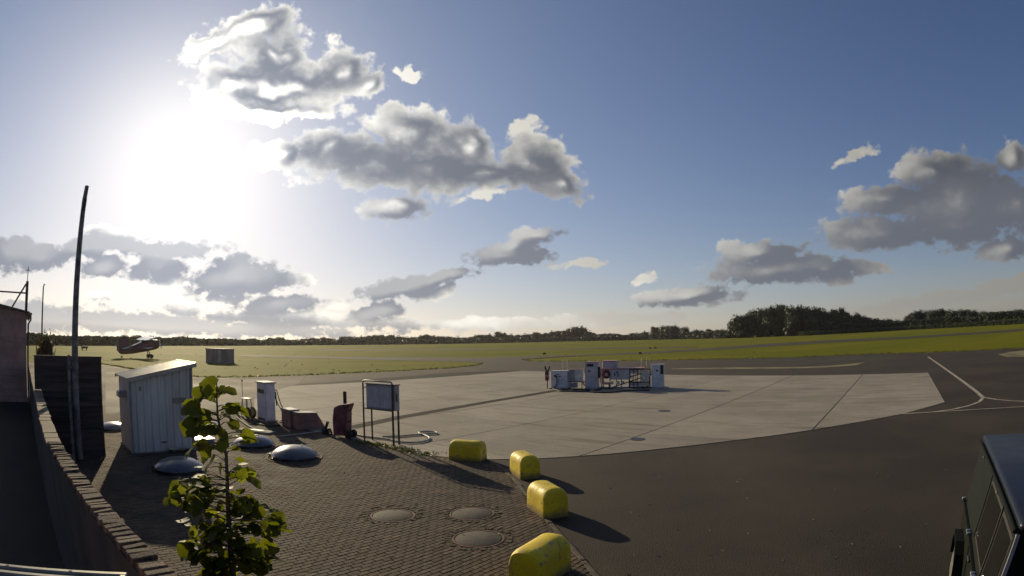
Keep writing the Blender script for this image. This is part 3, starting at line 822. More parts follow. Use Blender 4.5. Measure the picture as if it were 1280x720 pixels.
# ------------------------------------------------------------------ domed tank lids
DL = {'A': 'nearest bright domed lid in a dug ring, right of the leafy sapling', 'B': 'pale domed lid just behind and left of the nearest bright one',
      'C': 'dull domed lid lying in the shade in front of the grey shed', 'D': 'furthest domed lid peeping out behind the right corner of the shed',
      'E': 'domed lid between the shed corner and the sapling, in front of the furthest', 'F': 'small domed lid in the gap between dark screen and shed'}
def dome_tree():
    r = thing('domed_hatch', 'domed hatch', 'hatch', (0, 0, 0), 0, 'domed lids over the underground tanks')
    c = MB(); c.lathe([(.0, .40), (.12, .396), (.26, .378), (.38, .348), (.50, .30), (.60, .24), (.68, .175), (.72, .13), (.725, .115), (.70, .11)], 48); c.build('dome', M['lid'], r, 60)
    c = MB(); c.lathe([(.66, .112), (.66, .02), (.70, .008)], 40); c.build('collar', M['dark_steel'], r, 40)
    c = MB(); c.lathe([(.78, .012), (.80, .045), (.85, .045), (.87, .008)], 40); c.build('ring_kerb', M['kerb'], r, 40)
    c = MB(); c.tube([(.25, -.06, .375), (.25, -.06, .415), (.25, .06, .415), (.25, .06, .375)], .013, 6); c.build('handle', M['steel'], r)
    c = MB(); c.box(-.76, -.70, -.09, .09, .07, .16, .01); c.build('hinge', M['dark_steel'], r)
    return r
proto = None
for i, (nm, x, y, r) in enumerate(DOMES):
    if proto is None: proto = o = dome_tree()
    else: o = copy_tree(proto)
    o.location = loc_of(G(x, y)); s = r/.70; o.scale = (s, s, s if nm != 'F' else s*.85); o.rotation_euler = (0, 0, random.uniform(-.6, .6)); o['label'] = DL[nm]
MLB = ['round flat manhole cover, left of the three in the setts', 'round flat manhole cover, upper right of the three in the setts', 'largest manhole cover, nearest the camera, with a dark seam round it']
mp_ = None
for (x, y, r), lb in zip(MANH, MLB):
    if mp_ is None:
        mp_ = o = thing('manhole_cover', lb, 'manhole cover', (0, 0, 0), 0, 'manhole covers in the sett paving')
        c = MB(); c.lathe([(0, .030), (.40, .028), (.415, .022), (.415, 0)], 36); c.build('cover', M['cast_iron'], o, 40)
        c = MB(); c.lathe([(.435, 0), (.435, .027), (.47, .027), (.475, 0)], 36); c.build('frame', M['rusty'], o, 40)
        for a in (.3, .3+math.pi):
            c = MB(); c.box(-.03, .03, -.012, .012, .027, .033); h = c.build('lifting_slot', M['black'], o); h.location = (.33*math.cos(a), .33*math.sin(a), 0)
    else: o = copy_tree(mp_)
    o.location = loc_of(G(x, y)); s = r/.47; o.scale = (s, s, 1); o.rotation_euler.z = random.uniform(0, 3); o['label'] = lb

# ------------------------------------------------------------------ yellow concrete blocks
def bollard_mesh():
    """loaf: arched across, rounded along"""
    b = MB(); L, Wd, H = .50, .27, .61; n = 20; rows = []
    xs = [-L, -L+.015, -L+.06, -L+.13, -L*.5, 0, L*.5, L-.13, L-.06, L-.015, L]
    for x in xs:
        e = L-abs(x)
        k = 1.0 if e >= .13 else math.sqrt(max(0, 1-((.13-e)/.13)**2))
        hh = H-.09*(1-k); ww = Wd-.012*(1-k)
        ring = []
        for i in range(n+1):
            t = math.pi*i/n
            yy = ww*math.copysign(abs(math.cos(t))**.75, math.cos(t))
            base = hh-.25
            zz = base+.25*(math.sin(t)**.8) if 0 < i < n else base
            ring.append((x, yy, zz))
        ring = [(x, ww*1.03, 0)]+ring+[(x, -ww*1.03, 0)]
        rows.append([b.bm.verts.new(p) for p in ring])
    for r0, r1 in zip(rows, rows[1:]):
        for i in range(len(r0)-1): b.bm.faces.new((r0[i], r0[i+1], r1[i+1], r1[i]))
    b.bm.faces.new(rows[0]); b.bm.faces.new(rows[-1][::-1])
    return b.mesh('yellow_block', M['yellow'], 28)
ym = bollard_mesh()
YB = [((585, 575), -18.6, 'furthest yellow kerb block, seen broadside on the apron corner', 1.0),
      ((656, 594), -72, 'second furthest yellow block, its arched end lit at the upper left', .92),
      ((684, 640), -70, 'third yellow block, arched end to the camera, long shadow to its right', .92),
      ((676, 722), 58, 'nearest yellow block, cut by the bottom edge of the photo', .95)]
for (q, ang_, lb, s) in YB:
    p = G(*q)
    o = inst('yellow_block', ym, None, (p.x, p.y, .0), (0, 0, R(ang_)), (s, 1.0, 1.0))
    tag(o, lb, 'bollard', 'yellow concrete blocks along the paving edge')

# ------------------------------------------------------------------ fuel point on the left
pp = G(332.3, 528.5)-VB*.87
pump = thing('fuel_pump', 'tall pale single fuel pump cabinet with bright lid near the paving edge', 'fuel pump', loc_of(pp), ROT)
c = MB(); c.box(0, .87, .0, .50, .08, 1.70, .012); c.build('cabinet', M['pale_paint'], pump)
c = MB(); c.box(-.06, .93, -.06, .56, 1.702, 1.765, .012); c.build('top_lid', M['roof_white'], pump)
c = MB(); c.box(-.05, .92, -.05, .55, 0, .078); c.build('plinth', M['concrete'], pump)
c = MB(); c.box(.10, .78, -.012, -.002, 1.26, 1.44); c.build('display', M['screen'], pump)
c = MB(); c.box(.06, .80, -.014, -.002, .09, .17); c.build('vent_grille', M['black'], pump)
c = MB(); c.box(.871, .875, .03, .036, .10, 1.66); c.build('door_seam', M['black'], pump)
c = MB(); c.box(.62, .80, .502, .57, 1.0, 1.34, .015); nz = c.build('nozzle_holder', M['black'], pump)
c = MB(); c.tube([(.72, .54, 1.36), (.74, .60, 1.28), (.76, .60, .98), (.78, .62, .70)], .03, 8); c.build('nozzle', M['black'], nz)
c = MB(); c.tube([(.7, .52, 1.45), (.7, .68, 1.36), (.72, .74, 1.1), (.75, .84, .75), (.78, .98, .45), (.8, 1.08, .2), (.85, 1.0, .06), (.95, .7, .05)], .024, 8); c.build('hose', M['rubber'], pump, 60)
c = MB(); c.tube([(.77, .61, .98), (.78, .66, .8), (.8, .8, .55), (.82, .95, .35)], .02, 8); c.build('hose', M['rubber'], pump, 60)
bw = .80
q = G(363.3, 536.3)-VB*bw
bx = thing('filter_box', 'squat dark box with bright top and a pale tapering panel on its front', 'cabinet', loc_of(q), ROT)
c = MB(); c.box(0, bw, 0, .42, .04, .74, .012); c.build('body', M['maroon_grey'], bx)
c = MB(); c.box(-.03, bw+.03, -.03, .45, .742, .785, .01); c.build('lid', M['roof_white'], bx)
c = MB(); c.prism([(.03, .70), (.36, .70), (.36, .08), (.20, .08)], bw+.001, bw+.012, 'x'); c.build('front_panel', M['concrete'], bx)
c = MB(); c.lathe([(0, bw+.012), (.04, bw+.012), (.04, bw+.022), (0, bw+.022)], 12, (.14, .60), 'x'); c.build('knob', M['black'], bx)
for x in (.08, bw-.08):
    c = MB(); c.box(x-.05, x+.05, .05, .37, 0, .04); c.build('foot', M['dark_steel'], bx)
q = G(374, 538.5)-VB*.55
hx = thing('hose_cabinet', 'low dark cabinet with bright top and one slanting side', 'cabinet', loc_of(q), ROT)
c = MB(); c.prism([(0, .03), (1.25, .03), (.86, .64), (0, .70)], 0, .55, 'x'); c.build('body', M['maroon_grey'], hx)
c = MB(); c.prism([(-.02, .703), (.88, .643), (.88, .675), (-.02, .735)], -.03, .58, 'x'); c.build('lid', M['roof_white'], hx)
for x in (.62, .72, .82):
    c = MB(); c.box(.551, .556, x, x+.03, .30, .36); c.build('vent', M['black'], hx)
q = G(309, 521)
sd = thing('hose_stand', 'spindly white stand with flat top left of the fuel pump', 'stand', loc_of(q), R(-20))
for x, y in ((-.2, -.15), (.2, -.15), (-.2, .15), (.2, .15)):
    c = MB(); c.bar((x*1.2, y*1.2, 0), (x*.8, y*.8, .84), .035); c.build('leg', M['roof_white'], sd)
c = MB(); c.box(-.22, .22, -.18, .18, .842, .88, .01); c.build('top', M['roof_white'], sd)
c = MB(); c.bar((-.18, -.14, .45), (.18, -.14, .45), .025); c.build('crossbar', M['roof_white'], sd)
q = G(313, 523.5)
dm = thing('hose_drum', 'dark olive drum wound with cable under the white stand', 'drum', loc_of(q), R(-20))
c = MB(); c.lathe([(0, -.16), (.26, -.16), (.26, -.12), (.20, -.12), (.22, 0), (.20, .12), (.26, .12), (.26, .16), (0, .16)], 20, (0, .28), 'y'); c.build('reel', mat('olive', (.09, .085, .045), .7, var=.25, scale=6), dm, 40)
c = MB(); c.bar((-.25, -.2, .02), (.25, -.2, .02), .04); c.bar((-.25, .2, .02), (.25, .2, .02), .04); c.build('skid', M['dark_steel'], dm)
q = G(303.5, 510)
rod = thing('marker_rod', 'thin upright pale rod behind the white stand', 'rod', loc_of(q), 0)
c = MB(); c.tube([(0, 0, 0), (0, 0, 1.46)], .018, 6); c.build('rod', M['hose_pale'], rod)
c = MB(); c.lathe([(0, 1.40), (.05, 1.41), (.05, 1.50), (0, 1.52)], 8); c.build('tip', M['hose_pale'], rod)
def ground_tube(name, label, cat, pts, r, material, group=None, z=None):
    pts = [G(*p, 0) for p in pts]
    out = []
    for i in range(len(pts)-1):        # smooth through the points
        p0, p1, p2, p3 = pts[max(i-1, 0)], pts[i], pts[i+1], pts[min(i+2, len(pts)-1)]
        for k in range(6):
            t = k/6
            out.append(.5*((2*p1)+(p2-p0)*t+(2*p0-5*p1+4*p2-p3)*t*t+(3*p1-p0-3*p2+p3)*t**3))
    out.append(pts[-1])
    for p in out: p.z = (z if z is not None else .022)+r
    c = MB(); c.tube(out, r, 8); o = c.build(name, material, None, 60)
    return tag(o, label, cat, group)
ground_tube('hose', 'pale hose lying in a loop on the apron right of the notice board', 'hose', [(440,542.5),(452,546.5),(470,549),(486,551),(500,554),(518,555),(531,553.2),(537,549.5),(531,545.6),(524,543.2),(526,541.4),(536,540.8),(545,542),(545,543.6),(532,544.3),(514,545.6),(496,547),(478,547.2)], .034, M['hose_pale'])
ground_tube('hose', 'dark cable snaking from the stand towards the pump foot', 'cable', [(298,519),(304,523),(311,528),(320,531),(330,533),(340,534),(350,533)], .03, M['rubber'])
ground_tube('hose', 'dark cable lying behind the second domed lid', 'cable', [(296,523),(306,531),(316,537),(326,540),(338,541)], .03, M['rubber'])
ground_tube('pipe', 'thin pale pipe lying in front of the low cabinets', 'pipe', [(345,547.5),(362,545.5),(380,543.2),(398,541)], .025, M['hose_pale'])
q = G(322, 541)
pf = thing('pipe_slab', 'flat pale slab lying behind the second domed lid', 'slab', loc_of(q), R(-12))
c = MB(); c.box(-.95, .75, -.25, .25, 0, .10, .01); c.build('slab', M['concrete'], pf)
c = MB(); c.box(-.3, .3, -.1, .1, .101, .115); c.build('plate', M['steel'], pf)

# covered trolley, its post and the notice board
q = G(429, 547)
tr = thing('covered_trolley', 'maroon covered trolley with a slanting peaked top beside the notice board', 'trolley', loc_of(q), R(-14))
c = MB()
prof0 = [(-.30, .10), (.24, .10), (.26, .62), (.31, 1.05), (.42, 1.30), (.02, 1.24), (-.28, 1.12), (-.33, .62)]
c.prism(prof0, -.22, .22, 'y')
bmesh.ops.bevel(c.bm, geom=list(c.bm.edges), offset=.03, segments=2, affect='EDGES')
for v in c.bm.verts: v.co.y += .025*math.sin(v.co.z*9+v.co.x*7); v.co.x += .012*math.sin(v.co.z*13)
c.build('cover', M['maroon'], tr, 50)
for y in (-.16, .2):
    c = MB(); c.lathe([(0, -.05), (.12, -.05), (.155, -.03), (.155, .03), (.12, .05), (0, .05)], 20, (.33, .155), 'y'); w_ = c.build('wheel', M['rubber'], tr, 40); w_.location.y = y
c = MB(); c.tube([(.33, -.2, .155), (.33, .24, .155)], .02, 8); c.build('axle', M['dark_steel'], tr)
q = G(408.5, 543)
cl_ = thing('hose_coil', 'small dark heap of coiled hose between cabinet and trolley', 'hose coil', loc_of(q), 0)
for k in range(3):
    c = MB(); c.tube([((.20-.03*k)*math.cos(t_), (.20-.03*k)*math.sin(t_), .05+.07*k+.03*math.sin(t_*2+k)) for t_ in [2*math.pi*j/20 for j in range(21)]], .035, 7, False); c.build('coil', M['rubber'], cl_, 60)
c = MB(); c.bar((-.05, .0, .2), (.06, .02, .50), .16, .10); c.build('coupling', M['dark_steel'], cl_)
q = G(432.5, 541)
bp = thing('bollard_post', 'short black post standing behind the maroon trolley', 'post', loc_of(q), 0)
c = MB(); c.tube([(0, 0, 0), (0, 0, 1.60)], .07, 12); c.build('post', M['black'], bp, 40)
c = MB(); c.lathe([(0, 1.63), (.06, 1.625), (.075, 1.60), (0, 1.60)], 12); c.build('cap', M['rusty'], bp)
p1 = G(455.8, 551.5); p3 = G(492.3, 557.6)
d_ = (p3-p1); LW = d_.length; ra = math.atan2(d_.y, d_.x)
nb = thing('notice_board', 'grey notice cabinet on four thin posts with a rounded top rail', 'notice board', loc_of(p1), ra)
for x, y, h in ((0, 0, 2.12), (LW, 0, 2.12), (.06, .34, 1.95), (LW-.03, .30, 1.95)):
    c = MB(); c.tube([(x, y, 0), (x, y, h)], .030 if x < .5 else .036, 8); c.build('post', M['dark_steel'], nb, 40)
c = MB(); c.tube([(0, 0, 2.10), (.02, 0, 2.16), (.08, 0, 2.19), (LW-.08, 0, 2.19), (LW-.02, 0, 2.16), (LW, 0, 2.10)], .03, 8); c.build('top_rail', M['steel'], nb, 60)
c = MB(); c.box(.10, LW+.05, .05, .30, 1.20, 2.07, .012); cb = c.build('cabinet', M['grey_paint'], nb)
c = MB(); c.box(.13, LW/2+.05, .035, .048, 1.27, 1.99, .004); c.build('door', M['lilac_paint'], cb)
c = MB(); c.box(LW/2+.06, LW-.0, .035, .048, 1.27, 1.99, .004); c.build('door', M['lilac_paint'], cb)
c = MB(); c.box(.07, LW+.08, .02, .33, 2.072, 2.10, .006); c.build('canopy', M['dark_steel'], cb)
c = MB(); c.box(LW+.052, LW+.062, .13, .17, 1.52, 1.78); c.build('handle', M['black'], cb)
c = MB(); c.tube([(0, .0, 1.20), (LW, .0, 1.20)], .022, 6); c.build('cross_rail', M['dark_steel'], nb)
c = MB(); c.tube([(0, .0, 1.95), (.1, .06, 1.95)], .018, 6); c.build('bracket', M['dark_steel'], nb)

# ------------------------------------------------------------------ fuel island on the apron
IO = G(688, 486.2); IR = R(-20)
isl_n = Vector((-math.sin(IR), math.cos(IR), 0)); isl_t = Vector((math.cos(IR), math.sin(IR), 0))
def il(x, y=0.0): p = IO+isl_t*x+isl_n*y; return (p.x, p.y, .016)
hp = thing('alarm_post', 'dark red post with two dark heads, left end of the fuel island', 'post', il(-.25, .1), IR)
c = MB(); c.tube([(0, 0, 0), (0, 0, 1.25)], .04, 8); c.build('pole', M['dark_steel'], hp)
c = MB(); c.box(-.14, .12, -.12, .12, .58, 1.28, .02); c.build('box', M['red_paint'], hp)
c = MB(); c.box(-.10, .08, -.135, -.122, .85, 1.0); c.build('label_plate', M['rose_flare_paint'], hp)
for x in (-.12, .13):
    c = MB(); c.tube([(x*.4, 0, 1.28), (x, 0, 1.44), (x*1.3, -.02, 1.62)], [.05, .07, .05], 8); c.build('head', M['black'], hp, 50)
def dispenser(name, label, loc, wd, dp, h, material, disp, side_shade=None):
    o = thing(name, label, 'fuel pump', loc, IR, None)
    c = MB(); c.box(0, wd, 0, dp, .06, h, .02); c.build('cabinet', material, o)
    c = MB(); c.box(-.03, wd+.03, -.03, dp+.03, 0, .058); c.build('plinth', M['grey_paint'], o)
    c = MB(); c.box(-.025, wd+.025, -.025, dp+.025, h+.002, h+.045, .01); c.build('lid', M['rose_flare_paint'] if h > 1.8 else material, o)
    for (x0, x1, z0, z1, mm) in disp:
        c = MB(); c.box(x0, x1, -.014, -.002, z0, z1); c.build('display' if mm == 'screen' else 'panel', M[mm], o)
    return o
d1_ = dispenser('fuel_pump', 'low pale fuel pump with a looping black hose, left on the island', il(.05), 1.20, .7, 1.24, M['pale_paint'], [(.42, .60, 1.0, 1.06, 'screen'), (.55, .72, .86, .93, 'screen'), (.55, .58, .30, .80, 'grey_paint'), (.78, .81, .30, .80, 'grey_paint')])
c = MB(); c.tube([(.32, -.03, .98), (.42, -.06, .93), (.47, -.06, .6), (.42, -.07, .25), (.25, -.08, .06), (-.1, -.15, .03)], .032, 8); c.build('hose', M['rubber'], d1_, 60)
c = MB(); c.box(.26, .40, -.10, -.012, .84, 1.0, .02); c.build('nozzle_holder', M['black'], d1_)
d2_ = dispenser('fuel_pump', 'tallest fuel pump cabinet with black display, middle of the island', il(2.52, .1), .92, .6, 1.86, M['lilac_paint'], [(.14, .62, 1.56, 1.76, 'screen'), (.22, .40, 1.20, 1.30, 'screen'), (0.0, .05, .1, 1.8, 'roof_white')])
c = MB(); c.box(.93, 1.05, .05, .25, .75, 1.55, .02); c.build('nozzle_holder', M['black'], d2_)
c = MB(); c.tube([(1.0, .1, 1.5), (1.12, 0, 1.35), (1.1, -.05, .8), (1.18, -.08, .2), (1.4, -.12, .05), (2.0, -.3, .03)], .032, 8); c.build('hose', M['rubber'], d2_, 60)
d3_ = dispenser('fuel_pump', 'slim pale fuel pump with dark side panel, right end of the island', il(7.2, .1), .86, .5, 1.60, M['pale_paint'], [(.32, .46, 1.16, 1.27, 'screen'), (.62, .84, .96, 1.58, 'black')])
c = MB(); c.tube([(.0, -.02, 1.0), (-.12, -.05, .8), (-.15, -.06, .2), (-.6, -.15, .03)], .03, 8); c.build('hose', M['rubber'], d3_, 60)
# low grey cupboard on legs
cb1 = thing('pipe_cupboard', 'pale two-tone cupboard on short legs between the left two island pumps', 'cupboard', il(1.33, .25), IR)
c = MB(); c.box(0, .42, 0, .4, .52, 1.33, .01); c.build('door', M['grey_paint'], cb1)
c = MB(); c.box(.422, .98, 0, .4, .52, 1.33, .01); c.build('door', M['lens'], cb1)
c = MB(); c.box(-.02, 1.0, -.03, .43, 1.332, 1.375, .006); c.build('lid', M['rose_flare_paint'], cb1)
c = MB(); c.bar((-.05, .1, .48), (1.15, .1, .48), .06); c.build('cross_bar', M['black'], cb1)
c = MB(); c.box(0, .55, .05, .35, .06, .42, .01); c.build('drip_tray', M['grey_paint'], cb1)
for x in (.05, .9):
    c = MB(); c.bar((x, .1, 0), (x, .1, .52), .05); c.build('leg', M['dark_steel'], cb1)
c = MB(); c.bar((.98, .0, .52), (1.12, -.02, .20), .09); c.build('elbow', M['rose_flare_paint'], cb1)
# tank container behind, with roof plate and two ladders
tk = thing('tank_container', 'low long tank housing with rosy roof plate behind the island pumps', 'tank', il(3.62, .55), IR)
c = MB(); c.box(0, 1.05, .25, 1.2, 1.18, 1.88, .04); c.build('head_box', M['lilac_paint'], tk)
c = MB(); c.box(-.03, 1.1, .2, 1.25, 1.882, 1.925, .01); c.build('lid', M['rose_flare_paint'], tk)
c = MB(); c.box(.60, 2.05, -.35, .6, .62, 1.34, .03); c.build('tank_box', M['lilac_paint'], tk)
for x0, x1, z0, z1, mm in ((.95, 1.03, .86, 1.12, 'black'), (1.12, 1.22, 1.08, 1.20, 'black'), (1.20, 1.27, .82, 1.04, 'black'), (1.0, 1.16, .95, 1.02, 'grey_paint')):
    c = MB(); c.box(x0, x1, -.362, -.351, z0, z1); c.build('valve', M[mm], tk)
c = MB(); c.box(.0, 3.05, -.38, .6, 1.365, 1.425, .01); c.build('roof_plate', M['rose_flare_paint'], tk)
c = MB(); c.box(-.1, 4.4, -.30, .8, .02, .12); c.build('skid', M['grey_paint'], tk)
for x in (.65, 1.1, 1.45, 2.0):
    c = MB(); c.bar((x, -.28, .12), (x, -.28, .62), .06); c.build('leg', M['dark_steel'], tk)
for x in (.80, 1.22, 1.56):
    c = MB(); c.lathe([(0, -.12), (.10, -.10), (.13, 0), (.10, .10), (0, .12)], 12, (0, 0), 'y'); w_ = c.build('pump_head', M['roof_white'], tk, 60); w_.location = (x, -.32, .40)
rl = thing('hose_reel', 'dark red hose reel in a pale frame right of the tallest island pump', 'hose reel', il(3.72, .05), IR)
c = MB(); c.prism([(0, .45), (.16, .45), (.12, 1.42), (-.10, 1.42)], 0, .12, 'y'); c.build('frame_plate', M['rose_flare_paint'], rl)
c = MB(); c.lathe([(0, 0), (.30, 0), (.30, .05), (.2, .05), (.2, .28), (.30, .28), (.30, .33), (0, .33)], 24, (.33, 1.0), 'y'); c.build('reel', M['red_paint'], rl, 40)
c = MB(); c.lathe([(0, -.03), (.12, -.03), (.12, -.002), (0, -.002)], 16, (.33, 1.0), 'y'); c.build('hub', M['rose_flare_paint'], rl)
c = MB(); c.box(0, .6, 0, .3, .30, .46, .02); c.build('base', M['rose_flare_paint'], rl)
for x in (.08, .5):
    c = MB(); c.bar((x, .12, 0), (x, .12, .3), .06); c.build('leg', M['dark_steel'], rl)
fr = thing('pipe_rack', 'open frame of dark pipes and bars hung with four pale drums, right of the tank', 'frame', il(5.68, .2), IR)
for x in (0, .28, .55, 1.42):
    c = MB(); c.bar((x, 0, 0), (x, 0, 1.34), .05); c.build('upright', M['dark_steel'], fr)
for x0, z0, x1, z1 in ((-.02, 1.33, 1.45, 1.33), (0, .80, .82, 1.02), (0, .45, 1.45, .45), (-.02, .10, 1.45, .10), (-1.2, .10, .92, .78)):
    c = MB(); c.bar((x0, -.06, z0), (x1, -.06, z1), .07); c.build('bar', M['black'], fr)
c = MB(); c.box(.02, .62, .08, .12, 1.04, 1.30); c.build('back_plate', M['pale_paint'], fr)
c = MB(); c.box(.02, 1.4, .10, .14, .14, .42); c.build('back_plate', M['pale_paint'], fr)
c = MB(); c.prism([(1.0, .5), (1.38, .5), (1.38, .95), (1.2, 1.28), (1.0, 1.2)], .08, .12, 'y'); c.build('back_plate', M['pale_paint'], fr)
for z in (.26, .58, .86, 1.14):
    c = MB(); c.lathe([(0, -.12), (.12, -.12), (.15, -.06), (.15, .06), (.12, .12), (0, .12)], 14, (0, 0), 'y'); w_ = c.build('drum', M['roof_white'], fr, 40); w_.location = (.86, .02, z)
for x0 in (.16, .42):
    c = MB(); c.bar((x0, .05, .45), (x0, .05, .95), .06); c.build('pale_bar', M['roof_white'], fr)
for lx, ly, lb in ((.58, 1.3, 'white hooped ladder rails rising behind the left island pump'), (6.42, 1.0, 'white hooped ladder rails rising behind the pipe frame')):
    ld = thing('ladder', lb, 'ladder', il(lx, ly), IR, 'white tank ladders on the fuel island')
    for x in (0, .36):
        c = MB(); c.tube([(x, 0, 0), (x, 0, 1.85), (x+.04, -.05, 2.06), (x+.07, -.18, 2.08)], .032, 8); c.build('rail', M['roof_white'], ld, 50)
    for z in (.3, .6, .9, 1.2, 1.5):
        c = MB(); c.tube([(0, 0, z), (.36, 0, z)], .018, 6); c.build('rung', M['roof_white'], ld)
ground_tube('hose', 'black hose lying along the ground in front of the island', 'hose', [(691,487.3),(700,489.8),(712,490.2),(724,490.6),(734,490),(737,488.4),(726,488),(716,488.6)], .045, M['rubber'])
ground_tube('hose', 'black hose trailing right from the middle island pump', 'hose', [(752,487),(744,489.4),(742,491),(752,491.8),(766,491.4),(780,489.6),(796,489.2),(812,489)], .045, M['rubber'])

# ------------------------------------------------------------------ parked aircraft
ap_ = G(150, 447.2)
plane = thing('biplane', 'dark maroon taildragger aircraft with pale wings parked on the grass at the left', 'aircraft', (ap_.x, ap_.y, -.02), R(53))
st_ = [(-.2, 1.12, .30, .05), (.25, 1.10, .46, .12), (1.2, 1.20, .56, .30), (2.6, 1.48, .72, .48), (4.2, 1.95, .92, .62), (5.6, 2.25, .98, .68), (6.6, 2.40, .90, .66), (7.2, 2.48, .80, .60), (7.5, 2.50, .62, .5)]
c = MB(); rings = []
for x, zc, hz, hy in st_:
    rings.append([c.bm.verts.new((x, hy*math.copysign(abs(math.cos(t))**.7, math.cos(t)), zc+hz*math.copysign(abs(math.sin(t))**.7, math.sin(t)))) for t in [2*math.pi*k/18 for k in range(18)]])
for a, b_ in zip(rings, rings[1:]):
    for k in range(18): c.bm.faces.new((a[k], a[(k+1)%18], b_[(k+1)%18], b_[k]))
c.bm.faces.new(rings[0]); c.bm.faces.new(rings[-1][::-1]); c.build('fuselage', M['plane_body'], plane, 50)
c = MB(); c.prism([(-.2, 1.0), (-.55, 1.2), (-.65, 2.3), (-.5, 3.1), (-.15, 3.5), (.5, 3.66), (1.1, 3.55), (1.55, 3.1), (1.9, 2.4), (2.5, 1.85), (2.4, 1.5)], -.06, .06, 'y'); fin = c.build('tail_fin', M['plane_body'], plane)
c = MB(); c.box(-.36, -.30, -.07, .07, 1.0, 2.9, .02); c.build('rudder_post', M['plane_wing'], fin)
def wing(name, x0, x1, span, z, th, mm, dih=.03, pitch=.19):
    c = MB(); prof = [(0, 0), (.12, .55), (.35, .8), (.7, .45), (1, 0), (.6, -.25), (.2, -.3)]
    rows = []
    for yy in (-span, -span*.96, -span*.5, 0, span*.5, span*.96, span):
        k = .72 if abs(yy) == span else 1.0
        rows.append([c.bm.verts.new((x1-(x1-x0)*u*k-(1-k)*(x1-x0)*.2, yy, z+abs(yy)*dih+v*th*k+(x1-x0)*(.5-u)*pitch)) for u, v in prof])
    for a, b_ in zip(rows, rows[1:]):
        for i in range(len(prof)): c.bm.faces.new((a[i], a[(i+1)%len(prof)], b_[(i+1)%len(prof)], b_[i]))
    c.bm.faces.new(rows[0]); c.bm.faces.new(rows[-1][::-1])
    return c.build(name, mm, plane, 40)
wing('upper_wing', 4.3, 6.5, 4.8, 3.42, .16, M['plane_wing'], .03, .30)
c = MB(); c.prism([(.8, 1.70), (2.6, 2.18), (3.95, 2.80), (3.95, 2.86), (2.6, 2.25), (.8, 1.77)], -.30, .30, 'y'); c.build('spine', M['plane_wing'], plane)  # pale strip painted in for the sun glint along the fuselage top
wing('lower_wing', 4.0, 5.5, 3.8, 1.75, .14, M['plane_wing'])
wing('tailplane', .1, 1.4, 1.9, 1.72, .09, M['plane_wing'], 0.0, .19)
for s in (-1, 1):
    for x in (4.7, 5.4):
        c = MB(); c.bar((x, s*3.0, 1.85), (x+.5, s*3.2, 3.36), .07, .10); c.build('strut', M['plane_body'], plane)
    c = MB(); c.bar((5.3, s*.45, 1.4), (5.75, s*1.0, .42), .09, .14); lg = c.build('landing_leg', M['dark_steel'], plane)
    c = MB(); c.lathe([(0, -.11), (.28, -.11), (.38, -.06), (.38, .06), (.28, .11), (0, .11)], 18, (5.78, .38), 'y'); w_ = c.build('wheel', M['rubber'], lg, 40); w_.location.y = s*1.1
c = MB(); c.bar((.45, 0, .8), (.35, 0, .2), .07); tl = c.build('tail_leg', M['dark_steel'], plane)
c = MB(); c.lathe([(0, -.05), (.16, -.05), (.17, .05), (0, .05)], 12, (.33, .17), 'y'); c.build('tail_wheel', M['rubber'], tl, 40)
c = MB(); c.lathe([(0, 7.95), (.10, 7.88), (.20, 7.70), (.22, 7.52), (0, 7.5)], 16, (0, 2.5), 'x'); sp_ = c.build('spinner', M['plane_wing'], plane, 50)
c = MB()
for k in range(3):
    t = k*2*math.pi/3+math.pi/2; c.bar((7.75, .12*math.cos(t), 2.5+.12*math.sin(t)), (7.75, 1.35*math.cos(t), 2.5+1.35*math.sin(t)), .20, .05)
c.build('propeller', M['plane_wing'], plane)
c = MB(); c.prism([(4.0, 2.75), (5.9, 3.0), (5.6, 3.28), (4.3, 3.22)], -.45, .45, 'y'); c.build('canopy', M['glass'], plane)

# ------------------------------------------------------------------ grey hut on the grass
h0 = G(257.3, 453.2); h1 = G(280.0, 454.4)
hd = h1-h0; hl = hd.length; hr = math.atan2(hd.y, hd.x)
hut = thing('field_hut', 'small flat-roofed grey panelled hut standing alone on the grass', 'hut', (h0.x, h0.y, -.02), hr)
npn = 6
for i in range(npn):
    c = MB(); c.box(i*hl/npn+.02, (i+1)*hl/npn-.02, 0, .06, .12, 2.08); o = c.build('wall_panel', M['hut_wall'], hut)
c = MB(); c.box(.04, hl-.04, .07, 2.3, 0, 2.06); c.build('hut_body', M['hut_wall'], hut)
c = MB(); c.box(hl-.04, hl+.01, .02, 2.3, .1, 2.07); c.build('end_panel', M['hut_wall'], hut)
c = MB(); c.box(-.12, hl+.12, -.12, 2.4, 2.085, 2.20, .02); c.build('roof', M['hut_wall'], hut)
dr_ = MB(); dr_.box(hl*.66, hl*.66+.85, -.03, -.005, .15, 1.95, .01); dr_ = dr_.build('door', M['hut_door'], hut)
c = MB(); c.box(hl*.66+.1, hl*.66+.16, -.05, -.032, 1.0, 1.15); c.build('handle', M['black'], dr_)
c = MB(); c.box(-.05, hl+.05, -.06, 2.35, -.05, .115); c.build('plinth', M['concrete'], hut)

